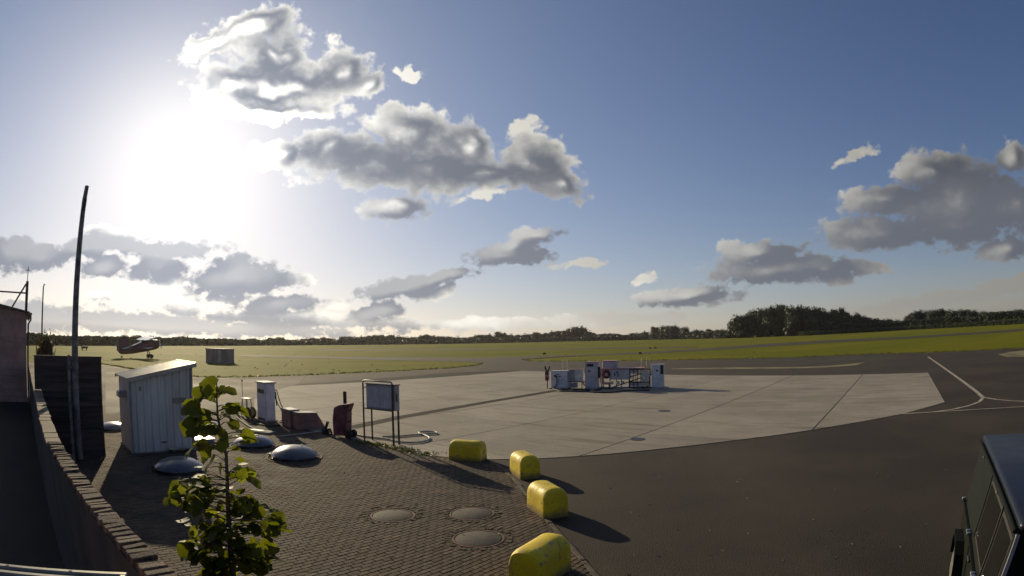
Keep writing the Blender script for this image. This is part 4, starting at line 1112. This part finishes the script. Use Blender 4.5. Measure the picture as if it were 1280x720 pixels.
# ------------------------------------------------------------------ dark wagon at the right edge
VO = Vector((3.82, 2.86, 0)); VR = R(-42)
car = thing('off_road_wagon', 'dark green boxy off-road wagon with navy roof cut by the right edge', 'car', loc_of(VO), VR)
WD = 1.42                              # roof width; sides lean out below
c = MB()
sec = [(-.20, .45), (-.215, .80), (-.20, 1.14), (-.175, 1.17), (-.03, 1.90), (0.02, 1.955), (WD-.02, 1.955), (WD+.03, 1.90), (WD+.175, 1.17), (WD+.20, 1.14), (WD+.215, .80), (WD+.20, .45)]
c.prism(sec, .05, 3.74, 'y')
body = c.build('body', M['car_paint'], car, 35)
c = MB(); c.box(-.02, WD+.02, -.02, 3.80, 1.94, 2.03, .055, 3); rf = c.build('roof', M['car_roof'], car, 40)
c = MB(); c.tube([(-.045, .02, 1.945), (-.045, 3.76, 1.945)], .022, 8); c.build('gutter', M['car_paint'], rf)
def sidept(y, z, off=.006):            # point on the leaning left side
    t = (z-1.17)/(1.90-1.17); return (-.175+.145*t-off, y, z)
def pane(y0, y1, z0, z1, name, mm, off, par, lean0=0, lean1=0):
    c = MB(); q = [sidept(y0+lean0, z0, off), sidept(y1+lean1, z0, off), sidept(y1, z1, off), sidept(y0, z1, off)]
    r = [sidept(y0+lean0, z0, -.01), sidept(y1+lean1, z0, -.01), sidept(y1, z1, -.01), sidept(y0, z1, -.01)]
    a = [c.bm.verts.new(p) for p in q]; b_ = [c.bm.verts.new(p) for p in r]
    c.bm.faces.new(a); c.bm.faces.new(b_[::-1])
    for i in range(4): c.bm.faces.new((a[i], b_[i], b_[(i+1)%4], a[(i+1)%4]))
    return c.build(name, mm, par)
for (y0, y1) in ((.14, .80), (.98, 1.94)):
    fr_ = pane(y0-.035, y1+.035, 1.20, 1.86, 'window_frame', M['rubber'], .004, car)
    pane(y0, y1, 1.235, 1.825, 'pane', M['glass'], .009, fr_)
for y in (.03, .90, 2.06):
    c = MB(); c.bar(sidept(y, 1.17, .006), sidept(y, 1.90, .006), .012, .008); c.build('door_seam', M['black'], car)
    c = MB(); c.bar((-.222, y, .5), (-.222, y, 1.13), .012, .008); c.build('door_seam', M['black'], car)
for (y, z) in ((3.62, 1.17), (2.22, 1.15), (2.32, 1.15), (1.06, 1.14), (.98, 1.14), (3.55, .62), (3.30, .62), (1.0, .7)):
    c = MB(); c.box(-.262, -.205, y-.025, y+.025, z-.02, z+.02, .008); c.build('hinge', M['chrome'], car)
for (y, z) in ((3.10, 1.86), (1.45, 1.86)):
    x = sidept(y, z)[0]
    c = MB(); c.box(x-.02, x+.01, y-.02, y+.02, z-.015, z+.015, .006); c.build('gutter_clip', M['chrome'], car)
for y in (1.75, .62):
    c = MB(); c.box(-.25, -.215, y-.08, y+.08, 1.0, 1.04, .01); c.build('door_handle', M['black'], car)
c = MB(); c.bar((-.222, .05, 1.13), (-.222, 3.72, 1.13), .03, .03); c.build('waist_rail', M['car_paint'], car)
c = MB(); c.prism([(.06, 1.17), (WD-.06, 1.17), (WD-.08, 1.84), (.08, 1.84)], .02, .045, 'y'); ws = c.build('windscreen', M['glass'], car)
c = MB(); c.bar((-.16, .02, 1.15), (-.015, .02, 1.92), .035, .035); c.build('pillar', M['grey_paint'], car)
c = MB(); c.bar((WD+.16, .02, 1.15), (WD+.015, .02, 1.92), .05, .05); c.build('pillar', M['car_paint'], car)
c = MB(); c.box(-.12, WD+.12, -1.35, .04, .55, 1.12, .06, 2); c.build('bonnet', M['car_paint'], car, 40)
c = MB(); c.box(-.15, WD+.15, -1.55, -1.38, .45, .62, .03); c.build('bumper', M['dark_steel'], car)
c = MB(); c.box(.2, WD-.2, -1.375, -1.351, .62, 1.02); c.build('grille', M['black'], car)
for x in (.06, WD-.06):
    c = MB(); c.lathe([(0, -1.40), (.09, -1.39), (.10, -1.352), (0, -1.352)], 16, (x, .88), 'y'); c.build('headlight', M['lens'], car)
c = MB(); c.box(-.20, WD+.20, 3.742, 3.90, .42, .58, .02); c.build('rear_bumper', M['dark_steel'], car)
c = MB(); c.box(.10, WD-.10, 3.742, 3.752, 1.22, 1.82); c.build('rear_window', M['glass'], car)
for y in (-.85, 3.05):
    for x, sx in ((-.20, 1), (WD+.20, -1)):
        c = MB(); c.lathe([(0, -.12), (.22, -.12), (.25, -.10), (.36, -.10), (.385, -.07), (.385, .07), (.36, .10), (0, .10)], 28, (0, 0), 'x'); w_ = c.build('wheel', M['rubber'], car, 40); w_.location = (x+.0, y, .385)
        c = MB(); c.lathe([(0, -.135), (.08, -.135), (.10, -.122), (.21, -.122), (.21, -.10), (0, -.10)], 20, (0, 0), 'x'); h_ = c.build('rim', M['steel'], w_, 40)
        if sx < 0: h_.rotation_euler = (0, 0, math.pi)
        c = MB(); pr = [(y-.55, .40), (y-.42, .72), (y-.24, .84), (y+.24, .84), (y+.42, .72), (y+.55, .40), (y+.50, .40), (y+.38, .68), (y+.22, .79), (y-.22, .79), (y-.38, .68), (y-.50, .40)]
        c.prism(pr, min(x-.14*sx, x+.02*sx), max(x-.14*sx, x+.02*sx), 'x'); c.build('wheel_arch', M['car_paint'], car)
c = MB(); c.bar((-.20, .12, 1.22), (-.36, .06, 1.30), .03); ma = c.build('mirror_arm', M['black'], car)
c = MB(); c.box(-.50, -.30, .02, .08, 1.20, 1.42, .02); c.build('mirror', M['black'], ma)

# ------------------------------------------------------------------ flat roof just below the camera, bottom left
e0 = G(-60, 697.5, 2.36); e1 = G(156, 716.5, 2.36)
ed = (e1-e0).normalized(); ra2 = math.atan2(ed.y, ed.x); el_ = (e1-e0).length
an_ = thing('flat_roof', 'corner of a low flat roof with pale metal edging at the bottom left', 'roof', loc_of(e1), ra2)
c = MB(); c.box(-el_-2.2, 0, -1.15, -.002, 2.20, 2.335); c.build('deck', M['grey_paint'], an_)
c = MB(); c.box(-el_-2.2, .012, -.022, .012, 2.22, 2.362, .004); c.build('edge_trim', M['trim_grey'], an_)
c = MB(); c.box(-el_-2.2, -.035, -.085, -.050, 2.336, 2.352, .004); c.build('clamp_strip', M['trim_grey'], an_)
c = MB(); c.box(-.022, .012, -1.15, -.024, 2.22, 2.362, .004); c.build('edge_trim', M['trim_grey'], an_)
c = MB(); c.box(-el_-2.1, -.12, -1.12, -.10, 0, 2.198); c.build('wall', M['hangar'], an_)
for x in (-.32, -.72, -1.15):
    c = MB(); c.lathe([(0, 2.364), (.010, 2.364), (.012, 2.3625), (0, 2.3625)], 8, (x, -.005)); c.build('screw', M['black'], an_)

# ------------------------------------------------------------------ vegetation
def crown_mesh(name, material, seed, n, leaf, rx=1.0, rz=1.0, lobes=9, core=.72):
    """leaf clumps through a lumpy crown volume of unit radius, base at z=0"""
    rnd = random.Random(seed); b = bmesh.new()
    ls = [(Vector((rnd.uniform(-.55, .55)*rx, rnd.uniform(-.55, .55)*rx, rnd.uniform(.35, 1.45)*rz)), rnd.uniform(.38, .62)) for _ in range(lobes)]
    ls.append((Vector((0, 0, .95*rz)), .75))
    for c, r in ls:                    # dense heart of every lobe
        g_ = bmesh.ops.create_icosphere(b, subdivisions=1, radius=r*core, matrix=Matrix.Translation(c))
        for v in g_['verts']: v.co += Vector((rnd.uniform(-.07, .07), rnd.uniform(-.07, .07), rnd.uniform(-.07, .07)))
    for _ in range(n):
        c, r = rnd.choice(ls)
        d = Vector((rnd.gauss(0, 1), rnd.gauss(0, 1), rnd.gauss(0, 1))).normalized()
        p = c+d*r*rnd.uniform(.72, 1.12)
        nrm = (d+Vector((rnd.gauss(0, .6), rnd.gauss(0, .6), rnd.gauss(0, .6)))).normalized()
        t = nrm.orthogonal().normalized(); u = nrm.cross(t); s = leaf*rnd.uniform(.6, 1.3)
        a = rnd.uniform(0, 6.28); t, u = t*math.cos(a)+u*math.sin(a), u*math.cos(a)-t*math.sin(a)
        vs = [b.verts.new(p+t*s*x+u*s*y) for x, y in ((-.6, -.3), (.1, -.55), (.7, .1), (.05, .6), (-.55, .35))]
        b.faces.new(vs)
    me = bpy.data.meshes.new(name); b.to_mesh(me); b.free(); me.materials.append(material); return me
far_crowns = [crown_mesh('crown', M['far_leaf'], 100+i, 420, .17, rx=rx_, rz=rz_) for i, (rx_, rz_) in enumerate(((1.0, 1.0), (1.25, .85), (.8, 1.1), (1.1, .95)))]
wood_crowns = [crown_mesh('crown', M['wood_leaf'], 200+i, 2400, .085, rx=rx_, rz=rz_, lobes=14) for i, (rx_, rz_) in enumerate(((1.0, 1.0), (1.2, .9), (.85, 1.15), (1.05, 1.0)))]
tb = MB(); tb.tube([(0, 0, -.05), (.01, 0, .3), (.03, .02, .7), (.0, .05, 1.0)], [.055, .042, .030, .012], 7)
tb.tube([(.02, .01, .5), (.14, .05, .72), (.22, .1, .95)], [.022, .015, .006], 5); tb.tube([(.02, .0, .45), (-.12, -.06, .7), (-.2, -.08, .9)], [.022, .014, .006], 5)
trunk_me = tb.mesh('trunk', M['bark'], 60)
def tree(p, h, wd, label, group, crowns, low=.10):
    t = thing('tree', label, 'tree', (p.x, p.y, -.03), random.uniform(0, 6.28), group)
    inst('trunk', trunk_me, t, (0, 0, 0), (0, 0, 0), (h*.9, h*.9, h*.9))
    cm = random.choice(crowns); ex_ = max(v.co.z for v in cm.vertices); wx = max(v.co.x for v in cm.vertices)
    ch = h*(1-low)
    inst('crown', cm, t, (0, 0, h*low), (0, 0, random.uniform(0, 6.28)), (wd*.5/wx, wd*.5/wx, ch/ex_))
    return t
BASE = [(30,431.5),(120,432),(300,432),(450,431),(560,429.8),(640,428.3),(700,427),(780,425.5),(860,423.6),(920,422.6),(1010,419),(1130,412.5),(1290,404)]
TOP = [(36,424),(60,424),(72,423),(90,422),(100,420),(118,424.5),(135,423),(145,420.5),(155,419),(163,421),(171,419),(182,420),(192,420),(204,424),(215,422),(228,420),(240,420.5),(247,424.5),(262,424.5),(278,423.5),(290,425),(305,425),(320,423.5),(328,425.5),(338,422),(350,421.5),(362,425),(372,424.5),(384,422),(400,422),(420,421.5),(440,420),(455,420),(470,419),(480,418),(493,417),(500,421),(512,421.5),(522,419),(534,418.5),(546,420),(556,421.5),(570,420.5),(585,421),(600,419),(612,415.5),(626,415),(640,418),(655,417),(668,416),(682,414.5),(695,413),(706,411.5),(716,409),(724,406.5),(731,408),(737,414),(746,418),(756,417.5),(768,416),(780,418),(792,417),(802,414.5),(812,412)]
def lerp(tab, x):
    for (x0, y0), (x1, y1) in zip(tab, tab[1:]):
        if x0 <= x <= x1: return y0+(y1-y0)*(x-x0)/(x1-x0)
    return tab[0][1] if x < tab[0][0] else tab[-1][1]
def place(x, top, wpx, back, label, group, crowns, low=.06):
    by = lerp(BASE, x); p0 = G(x, by); d = Vector((p0.x, p0.y, 0)); D = d.length+back; p = d.normalized()*D
    h = CAM_H + D*math.tan(azel(x, top)[1])
    h = max(2.5, h); wd = max(3, wpx/FPX*D)
    if group == 'trees of the far treeline':   # say how it is built: size against its neighbours
        label = ('tall ' if h > 3.6+D*.0165 else 'low ' if h < 3.6+D*.011 else 'middling ')+('broad ' if wd > .0195*D else 'slim ' if wd < .0165*D else 'rounded ')+label
    return tree(p, h, wd, label, group, crowns, low)
LAND = [(82,'between the hangar and the tall bare pole'),(112,'just right of the tall bare pole'),(142,'left of the tail of the parked aircraft'),(172,'behind the tail of the parked aircraft'),(205,'behind the nose of the parked aircraft'),(250,'between the parked aircraft and the field hut'),
        (290,'above the field hut'),(325,'above the white hose stand'),(352,'above the tall fuel pump'),(395,'above the low cabinets'),(440,'above the maroon trolley'),(500,'above the notice board'),(545,'right of the notice board'),(600,'above the furthest yellow block'),
        (645,'above the apron, left of the fuel island'),(690,'above the left end of the fuel island'),(722,'on the rise left of the highest hump'),(745,'on the highest hump above the fuel island'),(790,'in the dip right of the highest hump'),(830,'just left of the rounded clump')]
def seg_label(x, row=0):
    where = next((t for q, t in LAND if x < q), LAND[-1][1])
    return ('front row far tree ' if row == 0 else 'back row far tree ')+where
x = 34.0
while x < 812:
    w_ = random.uniform(9, 15)
    place(x, lerp(TOP, x)+random.uniform(-1.6, .9), w_*1.25, random.uniform(0, 25), seg_label(x), 'trees of the far treeline', far_crowns)
    x += w_*.62
x = 36.0
while x < 812:                         # second row, a little lower
    place(x, lerp(TOP, x)+random.uniform(.8, 2.2), random.uniform(11, 18), random.uniform(30, 70), seg_label(x, 1), 'trees of the far treeline', far_crowns, .0)
    x += random.uniform(10, 16)
for x, t_, wpx in ((820,407.5,16),(831,405.5,18),(843,405.5,18),(855,407.5,16),(837,408,20),(826,410,16)):
    place(x, t_, wpx, random.uniform(0, 20), 'tree of the isolated rounded clump left of the big wood', 'trees of the rounded clump', wood_crowns)
for x in (868, 878, 888, 897, 906, 914):
    place(x, 411.5-(x-868)*.04+random.uniform(-.8, .8), 16, random.uniform(0, 15), 'low tree in the gap left of the big dark wood', 'low trees beside the big wood', wood_crowns)
WOOD = [(921,398),(928,391),(937,387),(948,383.5),(960,380.5),(972,379),(985,378.5),(997,379),(1008,380.5),(1020,381.5),(1030,384),(1040,385.5),(1049,383.5),(1058,387),(1068,390),(1079,393),(1090,396),(1100,398.5),(1110,397.5),(1121,399),(1131,400)]
def wlabel(x, row):
    a = 'at the steep left end' if x < 942 else 'on the rising left part' if x < 966 else 'under the highest point' if x < 1002 else 'right of the highest point' if x < 1034 else 'at the notch in the skyline' if x < 1062 else 'on the falling right shoulder' if x < 1095 else 'at the low right end'
    return ('dark broadleaf tree %s of the big wood', 'dark tree standing behind others %s of the big wood', 'shorter dark tree in front %s of the big wood')[row] % a
def wlabel2(x, row):
    a = 'at the steep left corner' if x < 1160 else 'left of the middle' if x < 1200 else 'right of the middle' if x < 1238 else 'at the dip near the right edge' if x < 1268 else 'cut by the right edge'
    return ('dark tree %s of the flat-topped wood', 'dark tree behind others %s of the flat-topped wood')[row] % a
for row, dy, back in ((0, 0, 4), (1, 3, 14), (2, 8, -6)):
    for i, (x, t_) in enumerate(WOOD):
        if row and i % 2 == row-1: continue
        if row == 2: t_ = t_+random.uniform(6, 14)
        place(x+random.uniform(-3, 3)+row*4, t_+dy*.3+random.uniform(-.8, .8), random.uniform(19, 27), back+random.uniform(0, 8),
              wlabel(x, row), 'trees of the big dark wood', wood_crowns, .03)
WOOD2 = [(1138,390),(1146,386.5),(1156,385),(1168,384.5),(1180,385),(1192,385),(1204,385),(1216,385.5),(1228,387),(1240,388.5),(1250,389),(1262,387),(1272,385.5),(1284,385),(1296,386)]
for row, back in ((0, 30), (1, 44)):
    for i, (x, t_) in enumerate(WOOD2):
        place(x+row*5, t_+row*1.0+random.uniform(-.8, .8), random.uniform(17, 24), back+random.uniform(0, 10), wlabel2(x, row), 'trees of the right-hand wood', wood_crowns, .03)
place(986, 403, 12, -14, 'small pale round bush tree in front of the big wood', 'trees of the big dark wood', far_crowns, .02)

def mass(name, pts, h0, h1, depth, n, leaf, material, kind='stuff'):
    """hedge-like mass along ground points: joined leaf clumps, nobody could count them"""
    rnd = random.Random(len(pts)*7+n); b = bmesh.new()
    tot = sum((q-p).length for p, q in zip(pts, pts[1:]))
    for p, q in zip(pts, pts[1:]):
        L = (q-p).length; d = (q-p)/max(L, 1e-6); nr = Vector((-d.y, d.x, 0))
        m = max(2, int(n*L/tot))
        for _ in range(m):
            t = rnd.random(); hh = h0+(h1-h0)*(.5+.5*mnoise.noise((p+d*L*t)*.06))
            z = hh*(1-rnd.random()**2.0)
            c = p+d*L*t+nr*rnd.uniform(-.5, .5)*depth+Vector((0, 0, z))
            s = leaf*rnd.uniform(.6, 1.4)
            e1_ = Vector((rnd.gauss(0, 1), rnd.gauss(0, 1), rnd.gauss(0, .7))).normalized(); e2_ = e1_.orthogonal().normalized()
            b.faces.new([b.verts.new(c+e1_*s*x+e2_*s*y) for x, y in ((-.6, -.3), (.1, -.6), (.7, .1), (0, .6), (-.5, .4))])
    me = bpy.data.meshes.new(name); b.to_mesh(me); b.free(); me.materials.append(material)
    o = bpy.data.objects.new(name, me); COL.objects.link(o); o['kind'] = kind; return o
def gp(*q): return [G(*p) for p in q]
def pushed(pts, k): return [Vector((p.x, p.y, 0)).normalized()*(Vector((p.x, p.y, 0)).length+k) for p in pts]
mass('undergrowth', pushed(gp((30,431.5),(120,432),(210,432),(300,432),(380,431.5),(450,431),(560,429.8)), 12), 2.2, 4.2, 14, 9000, 1.1, M['far_leaf'])
mass('undergrowth', pushed(gp((560,429.8),(640,428.3),(700,427),(780,425.5),(860,423.6),(920,422.6)), 12), 3.5, 6.0, 18, 7000, 1.6, M['far_leaf'])
mass('undergrowth', pushed(gp((915,422.8),(960,421),(1010,419),(1070,416),(1130,412.5),(1200,409),(1290,404)), 6), 4.0, 7.5, 10, 9000, 1.1, M['wood_leaf'])
mass('maize_crop', gp((1000,419.8),(1040,417.6),(1080,415.4),(1130,412.6),(1180,410),(1230,407.4),(1300,403.6)), 2.2, 2.6, 9, 9000, .55, M['crop'])
# grass tufts: thousands, joined
rnd = random.Random(5); b = bmesh.new()
def tuft(p, s):
    for _ in range(4):
        a = rnd.uniform(0, 6.28); w_ = .05*s; h = s*rnd.uniform(.06, .15); lean = Vector((rnd.gauss(0, .08), rnd.gauss(0, .08), 0))*s
        q = p+Vector((rnd.gauss(0, .12), rnd.gauss(0, .12), 0)); t = Vector((math.cos(a), math.sin(a), 0))*w_
        b.faces.new([b.verts.new(q-t), b.verts.new(q+t), b.verts.new(q+lean+Vector((0, 0, h)))])
edge_l = [G(*q) for q in tx[:14]]
edge_r = [G(*q) for q in tx2[8:]]
for E_ in (edge_l, edge_r):
    for p, q in zip(E_, E_[1:]):
        L = (q-p).length
        for _ in range(int(L*10)):
            t = rnd.random(); c = p+(q-p)*t; far = Vector((c.x, c.y, 0)).normalized()*abs(rnd.gauss(0, 1))*1.2
            tuft(Vector((c.x+far.x, c.y+far.y, -.03)), rnd.uniform(.7, 1.5))
for _ in range(200):
    x_ = rnd.uniform(120, 1280); y_ = 470-rnd.random()**.7*30
    c = G(x_, y_)
    if inside(c.x, c.y, pl): continue
    if c.length > 190: continue
    tuft(Vector((c.x, c.y, -.03)), rnd.uniform(.7, 1.6))
me = bpy.data.meshes.new('grass'); b.to_mesh(me); b.free(); me.materials.append(M['grass_blade'])
o = bpy.data.objects.new('grass', me); COL.objects.link(o); o['kind'] = 'stuff'
# weeds along the foot of the notice board and wall edge of the paving
rnd = random.Random(9); b = bmesh.new()
for p, q in zip([G(440,552), G(470,556.5), G(500,562)], [G(470,556.5), G(500,562), G(540,570)]):
    for _ in range(50):
        c = p+(q-p)*rnd.random()+Vector((rnd.gauss(0, .12), rnd.gauss(0, .12), 0)); tuft(Vector((c.x, c.y, .01)), rnd.uniform(.3, .8))
for e, s in ((holes[0], 90), (holes[1], 90), (holes[6], 16), (holes[7], 20), (holes[8], 24)):
    for _ in range(s):
        a = rnd.uniform(0, 6.28); r_ = e[1]+rnd.gauss(0, .05); tuft(Vector((e[0].x+r_*math.cos(a), e[0].y+r_*math.sin(a), .01)), rnd.uniform(.15, .35))
me = bpy.data.meshes.new('weeds'); b.to_mesh(me); b.free(); me.materials.append(M['grass_blade'])
o = bpy.data.objects.new('weeds', me); COL.objects.link(o); o['kind'] = 'stuff'

# brown shrub between hangar and screen
sp = ray(55, 430); spd = Vector((sp.x, sp.y, 0)).normalized()*38
shr = thing('shrub', 'brownish shrub with a spiky top between hangar and dark screen', 'shrub', loc_of(spd), 0)
hh = CAM_H+38*math.tan(azel(57, 412)[1])
cm = crown_mesh('foliage', M['shrub'], 77, 1500, .10, rx=.7, rz=1.0, lobes=10)
inst('foliage', cm, shr, (0, 0, .1), (0, 0, 0), (.8, .8, hh/max(v.co.z for v in cm.vertices)))
c = MB(); c.tube([(0, 0, 0), (.03, 0, hh*.5), (.0, .03, hh*1.02)], [.07, .05, .012], 6); c.tube([(.0, .0, hh*.6), (.18, .1, hh*.98)], [.03, .01], 5); c.tube([(.0, .0, hh*.6), (-.2, .1, hh*.97)], [.03, .01], 5); c.build('stem', M['bark'], shr)

# ------------------------------------------------------------------ far houses, markers
for q, wd, h, rh, lb in (((346,430.6), 9, 3.2, 1.5, 'tiny white house in front of the far trees above the hut'), ((677,427.2), 16, 3.0, 2.0, 'tiny long pale house in front of the rising trees'), ((628,428.2), 3.0, 5.2, 1.0, 'tiny pale upright building in front of the middle trees')):
    p = G(*q); o = thing('house', lb, 'house', (p.x, p.y, -.03), math.atan2(-p.x, p.y))
    c = MB(); c.box(-wd/2, wd/2, 0, 5, 0, h); c.build('wall', M['house_wall'], o)
    c = MB(); c.prism([(-.4, h), (5.4, h), (2.5, h+rh)], -wd/2-.3, wd/2+.3, 'x'); c.build('roof', M['house_roof'], o)
    for k in range(max(1, int(wd/4))):
        c = MB(); c.box(-wd/2+1+k*3.2, -wd/2+2+k*3.2, -.04, -.01, .9, 2.1); c.build('window', M['glass'], o)
for q, lb in (((680.5,443.4), 'small dark field marker, left of the three beyond the island'), ((812.5,436), 'small dark field marker, left one of the close pair'), ((819,435.8), 'small dark field marker, right one of the close pair'), ((800,443), 'small dark field marker nearest behind the island')):
    p = G(*q); o = thing('field_marker', lb, 'marker', (p.x, p.y, -.03), -.1, 'small markers out on the airfield')
    c = MB(); c.prism([(-.34, .10), (.34, .10), (.28, .48), (-.28, .48)], -.10, .10, 'y'); c.build('board', M['black'], o)
    for x in (-.22, .22):
        c = MB(); c.bar((x, 0, 0), (x, 0, .10), .06); c.build('leg', M['dark_steel'], o)
p = G(105.5, 437.5); o = thing('parked_trailer', 'small dark low trailer far out on the grass left of the aircraft', 'trailer', (p.x, p.y, -.03), -.5)
c = MB(); c.box(-1.3, 1.3, -.6, .6, .45, 1.0, .05); c.build('load_bed', M['black'], o)
for y in (-.62, .62):
    c = MB(); c.lathe([(0, -.08), (.3, -.08), (.3, .08), (0, .08)], 14, (0, .3), 'y'); w_ = c.build('wheel', M['rubber'], o); w_.location.y = y
c = MB(); c.bar((1.3, 0, .5), (2.3, 0, .4), .08); c.build('drawbar', M['dark_steel'], o)

# ------------------------------------------------------------------ leafy sapling near the camera
def at(px, py, dist): return Vector((0, 0, CAM_H))+ray(px, py)*dist
sap_foot = at(288, 716, 4.9)
sap = thing('sapling', 'leafy young tree with large lobed leaves in front of the domed lids', 'tree', (sap_foot.x, sap_foot.y, .01), 0)
S0 = Vector((sap_foot.x, sap_foot.y, .01))
D0 = 4.85
spine = [at(x, y, D0)-S0 for x, y in ((291,716),(287,672),(285,630),(284,600),(283,570),(277,545),(272,520),(271,498),(271,477))]
c = MB(); c.tube([Vector((0, 0, 0))]+spine, [.030, .027, .023, .019, .016, .014, .012, .010, .008, .005], 8); c.build('trunk', M['twig'], sap, 60)
def leaf_mesh(seed):
    rnd = random.Random(seed); b = bmesh.new()
    out = [(0, 0), (.20, -.10), (.42, -.04), (.53, .14), (.51, .28), (.60, .42), (.60, .58), (.49, .70), (.38, .82), (.20, .90), (0, 1.0)]
    half_ = [(x*rnd.uniform(.88, 1.12), y) for x, y in out]
    for s in (1, -1):
        rim = [b.verts.new((s*x, y, .20*abs(x)**1.3-.10*y*y+.03*math.sin(9*y+seed))) for x, y in half_]
        mid = [b.verts.new((0, y, -.10*y*y)) for y in (0, .22, .5, .78)]
        order = [(0, 1, 1), (1, 2, 1), (2, 3, 1), (3, 4, 2), (4, 5, 2), (5, 6, 2), (6, 7, 3), (7, 8, 3), (8, 9, 3), (9, 10, 3)]
        for i, j, k in order: b.faces.new((rim[i], rim[j], mid[k]) if s > 0 else (rim[j], rim[i], mid[k]))
        b.faces.new((rim[0], mid[1], mid[0])) if False else None
        b.faces.new((rim[3], mid[2], mid[1]) if s > 0 else (rim[3], mid[1], mid[2]))
        b.faces.new((rim[6], mid[3], mid[2]) if s > 0 else (rim[6], mid[2], mid[3]))
    bmesh.ops.remove_doubles(b, verts=b.verts, dist=1e-4)
    me = bpy.data.meshes.new('leaf'); b.to_mesh(me); b.free(); me.materials.append(M['leaf'])
    for p in me.polygons: p.use_smooth = True
    return me
leaf_mes = [leaf_mesh(i) for i in range(4)]
CL = [(262,484,14,8,10,1.1),(278,480,8,6,4,.8),(256,516,16,10,10,1.1),(286,510,12,10,9,1.0),(270,534,18,7,10,1.0),(296,543,11,8,5,.9),(262,556,14,7,6,.95),(290,562,12,7,4,.9),
      (262,590,14,12,8,.95),(296,588,13,12,7,1.0),(310,598,7,7,2,.9),(285,612,6,8,3,.75),
      (250,622,30,17,32,.9),(300,632,28,18,30,.9),(337,652,12,12,11,.95),(230,612,14,10,10,.85),(276,664,40,20,46,.9),(250,690,18,12,14,1.0),(308,698,26,18,34,.9),(272,712,28,14,26,.9),(330,690,14,18,12,.9)]
rl_ = random.Random(21); tw = MB(); nleaf = 0
extra = []
for ci, (cx, cy, rx_, ry_, n_, sc_) in enumerate(CL+[c_ for c_ in CL if c_[1] > 605]):
    more = ci >= len(CL)
    if cy < 605: cy += 7*(1-(cy-475)/130)
    for _ in range(n_):
        x_ = cx+rl_.gauss(0, .55)*rx_*(.72 if cy > 600 else 1.0); y_ = cy+rl_.gauss(0, .55)*ry_
        depth_ = D0+rl_.gauss(0, .13)+(.05 if cy < 600 else 0)
        p = at(x_, y_, depth_)-S0
        # petiole from the nearest point of the stem
        q = min((spine[i].lerp(spine[i+1], k/4) for i in range(len(spine)-1) for k in range(5)), key=lambda v: (v-p).length+max(0, v.z-p.z)*1.5)
        if nleaf % 2 == 0 or cy < 600: tw.tube([q, q.lerp(p, .5)+Vector((0, 0, .015)), p], [.005, .004, .0025], 5, False)
        out_ = (p-q); out_.z *= .4
        if out_.length < .01: out_ = Vector((rl_.gauss(0, 1), rl_.gauss(0, 1), 0))
        yv = (out_.normalized()*.9+Vector((rl_.gauss(0, .5), rl_.gauss(0, .5), rl_.gauss(-.25, .35)))).normalized()
        zv = (Vector((rl_.gauss(0, .55), rl_.gauss(-.45, .55), 1.0))).normalized()
        xv = yv.cross(zv).normalized(); zv = xv.cross(yv)
        s_ = (.130 if cy < 600 else .116)*sc_*rl_.uniform(.62, 1.25)*(.82 if more else 1)
        mx_ = Matrix(((xv.x*s_, yv.x*s_, zv.x*s_, p.x), (xv.y*s_, yv.y*s_, zv.y*s_, p.y), (xv.z*s_, yv.z*s_, zv.z*s_, p.z), (0, 0, 0, 1)))
        if more: extra.append((rl_.choice(leaf_mes), mx_)); continue
        o = inst('leaf', rl_.choice(leaf_mes), sap); o.matrix_local = mx_
        nleaf += 1
tw.build('twigs', M['twig'], sap, 60)
b = bmesh.new()                        # the smaller leaves inside the lower mass, joined
for me_, mx_ in extra:
    k0 = len(b.verts); b.from_mesh(me_); b.verts.ensure_lookup_table()
    for v in b.verts[k0:]: v.co = mx_ @ v.co
me = bpy.data.meshes.new('leaves'); b.to_mesh(me); b.free(); me.materials.append(M['leaf'])
o = bpy.data.objects.new('leaves', me); COL.objects.link(o); o.parent = sap; o['kind'] = 'stuff'
# dry leaves and bits lying on the asphalt
rnd = random.Random(31); b = bmesh.new()
for (cx, cy, sp_, n_) in ((915,600,20,5),(1035,690,30,7),(1060,672,20,5),(1000,640,120,14),(860,640,120,14),(1150,600,60,6),(780,690,60,8),(500,640,90,12),(470,590,60,8)):
    for _ in range(n_):
        p = G(cx+rnd.gauss(0, sp_), min(719, cy+rnd.gauss(0, sp_*.3))); a = rnd.uniform(0, 6.28); s = rnd.uniform(.02, .05)
        t = Vector((math.cos(a), math.sin(a), 0)); u = Vector((-t.y, t.x, 0)); zz = Vector((0, 0, .034 if inside(p.x, p.y, PAVE) else .006))
        b.faces.new([b.verts.new(p+zz+t*s*x+u*s*y+Vector((0, 0, abs(y)*.02))) for x, y in ((-1, 0), (-.2, -.5), (1, 0), (-.1, .5))])
me = bpy.data.meshes.new('leaf_litter'); b.to_mesh(me); b.free(); me.materials.append(M['dry_grass'])
o = bpy.data.objects.new('leaf_litter', me); COL.objects.link(o); o['kind'] = 'stuff'
# evening haze over the field
hz = MB(); hz.box(-1600, 1600, -500, 1700, -1.03, 45)
vm = bpy.data.materials.new('haze'); vm.use_nodes = True
vn = NT(vm.node_tree); vn.n.clear()
vo = vn.add('ShaderNodeOutputMaterial'); pv = vn.add('ShaderNodeVolumePrincipled')
pv.inputs['Color'].default_value = (.95, .93, .90, 1); pv.inputs['Density'].default_value = .00007; pv.inputs['Anisotropy'].default_value = .55
vn.l.new(pv.outputs[0], vo.inputs['Volume'])
hzo = hz.build('haze', vm, None, kind='stuff')
print('leaves', nleaf, 'cells', len(cells), 'objects', len(bpy.data.objects))
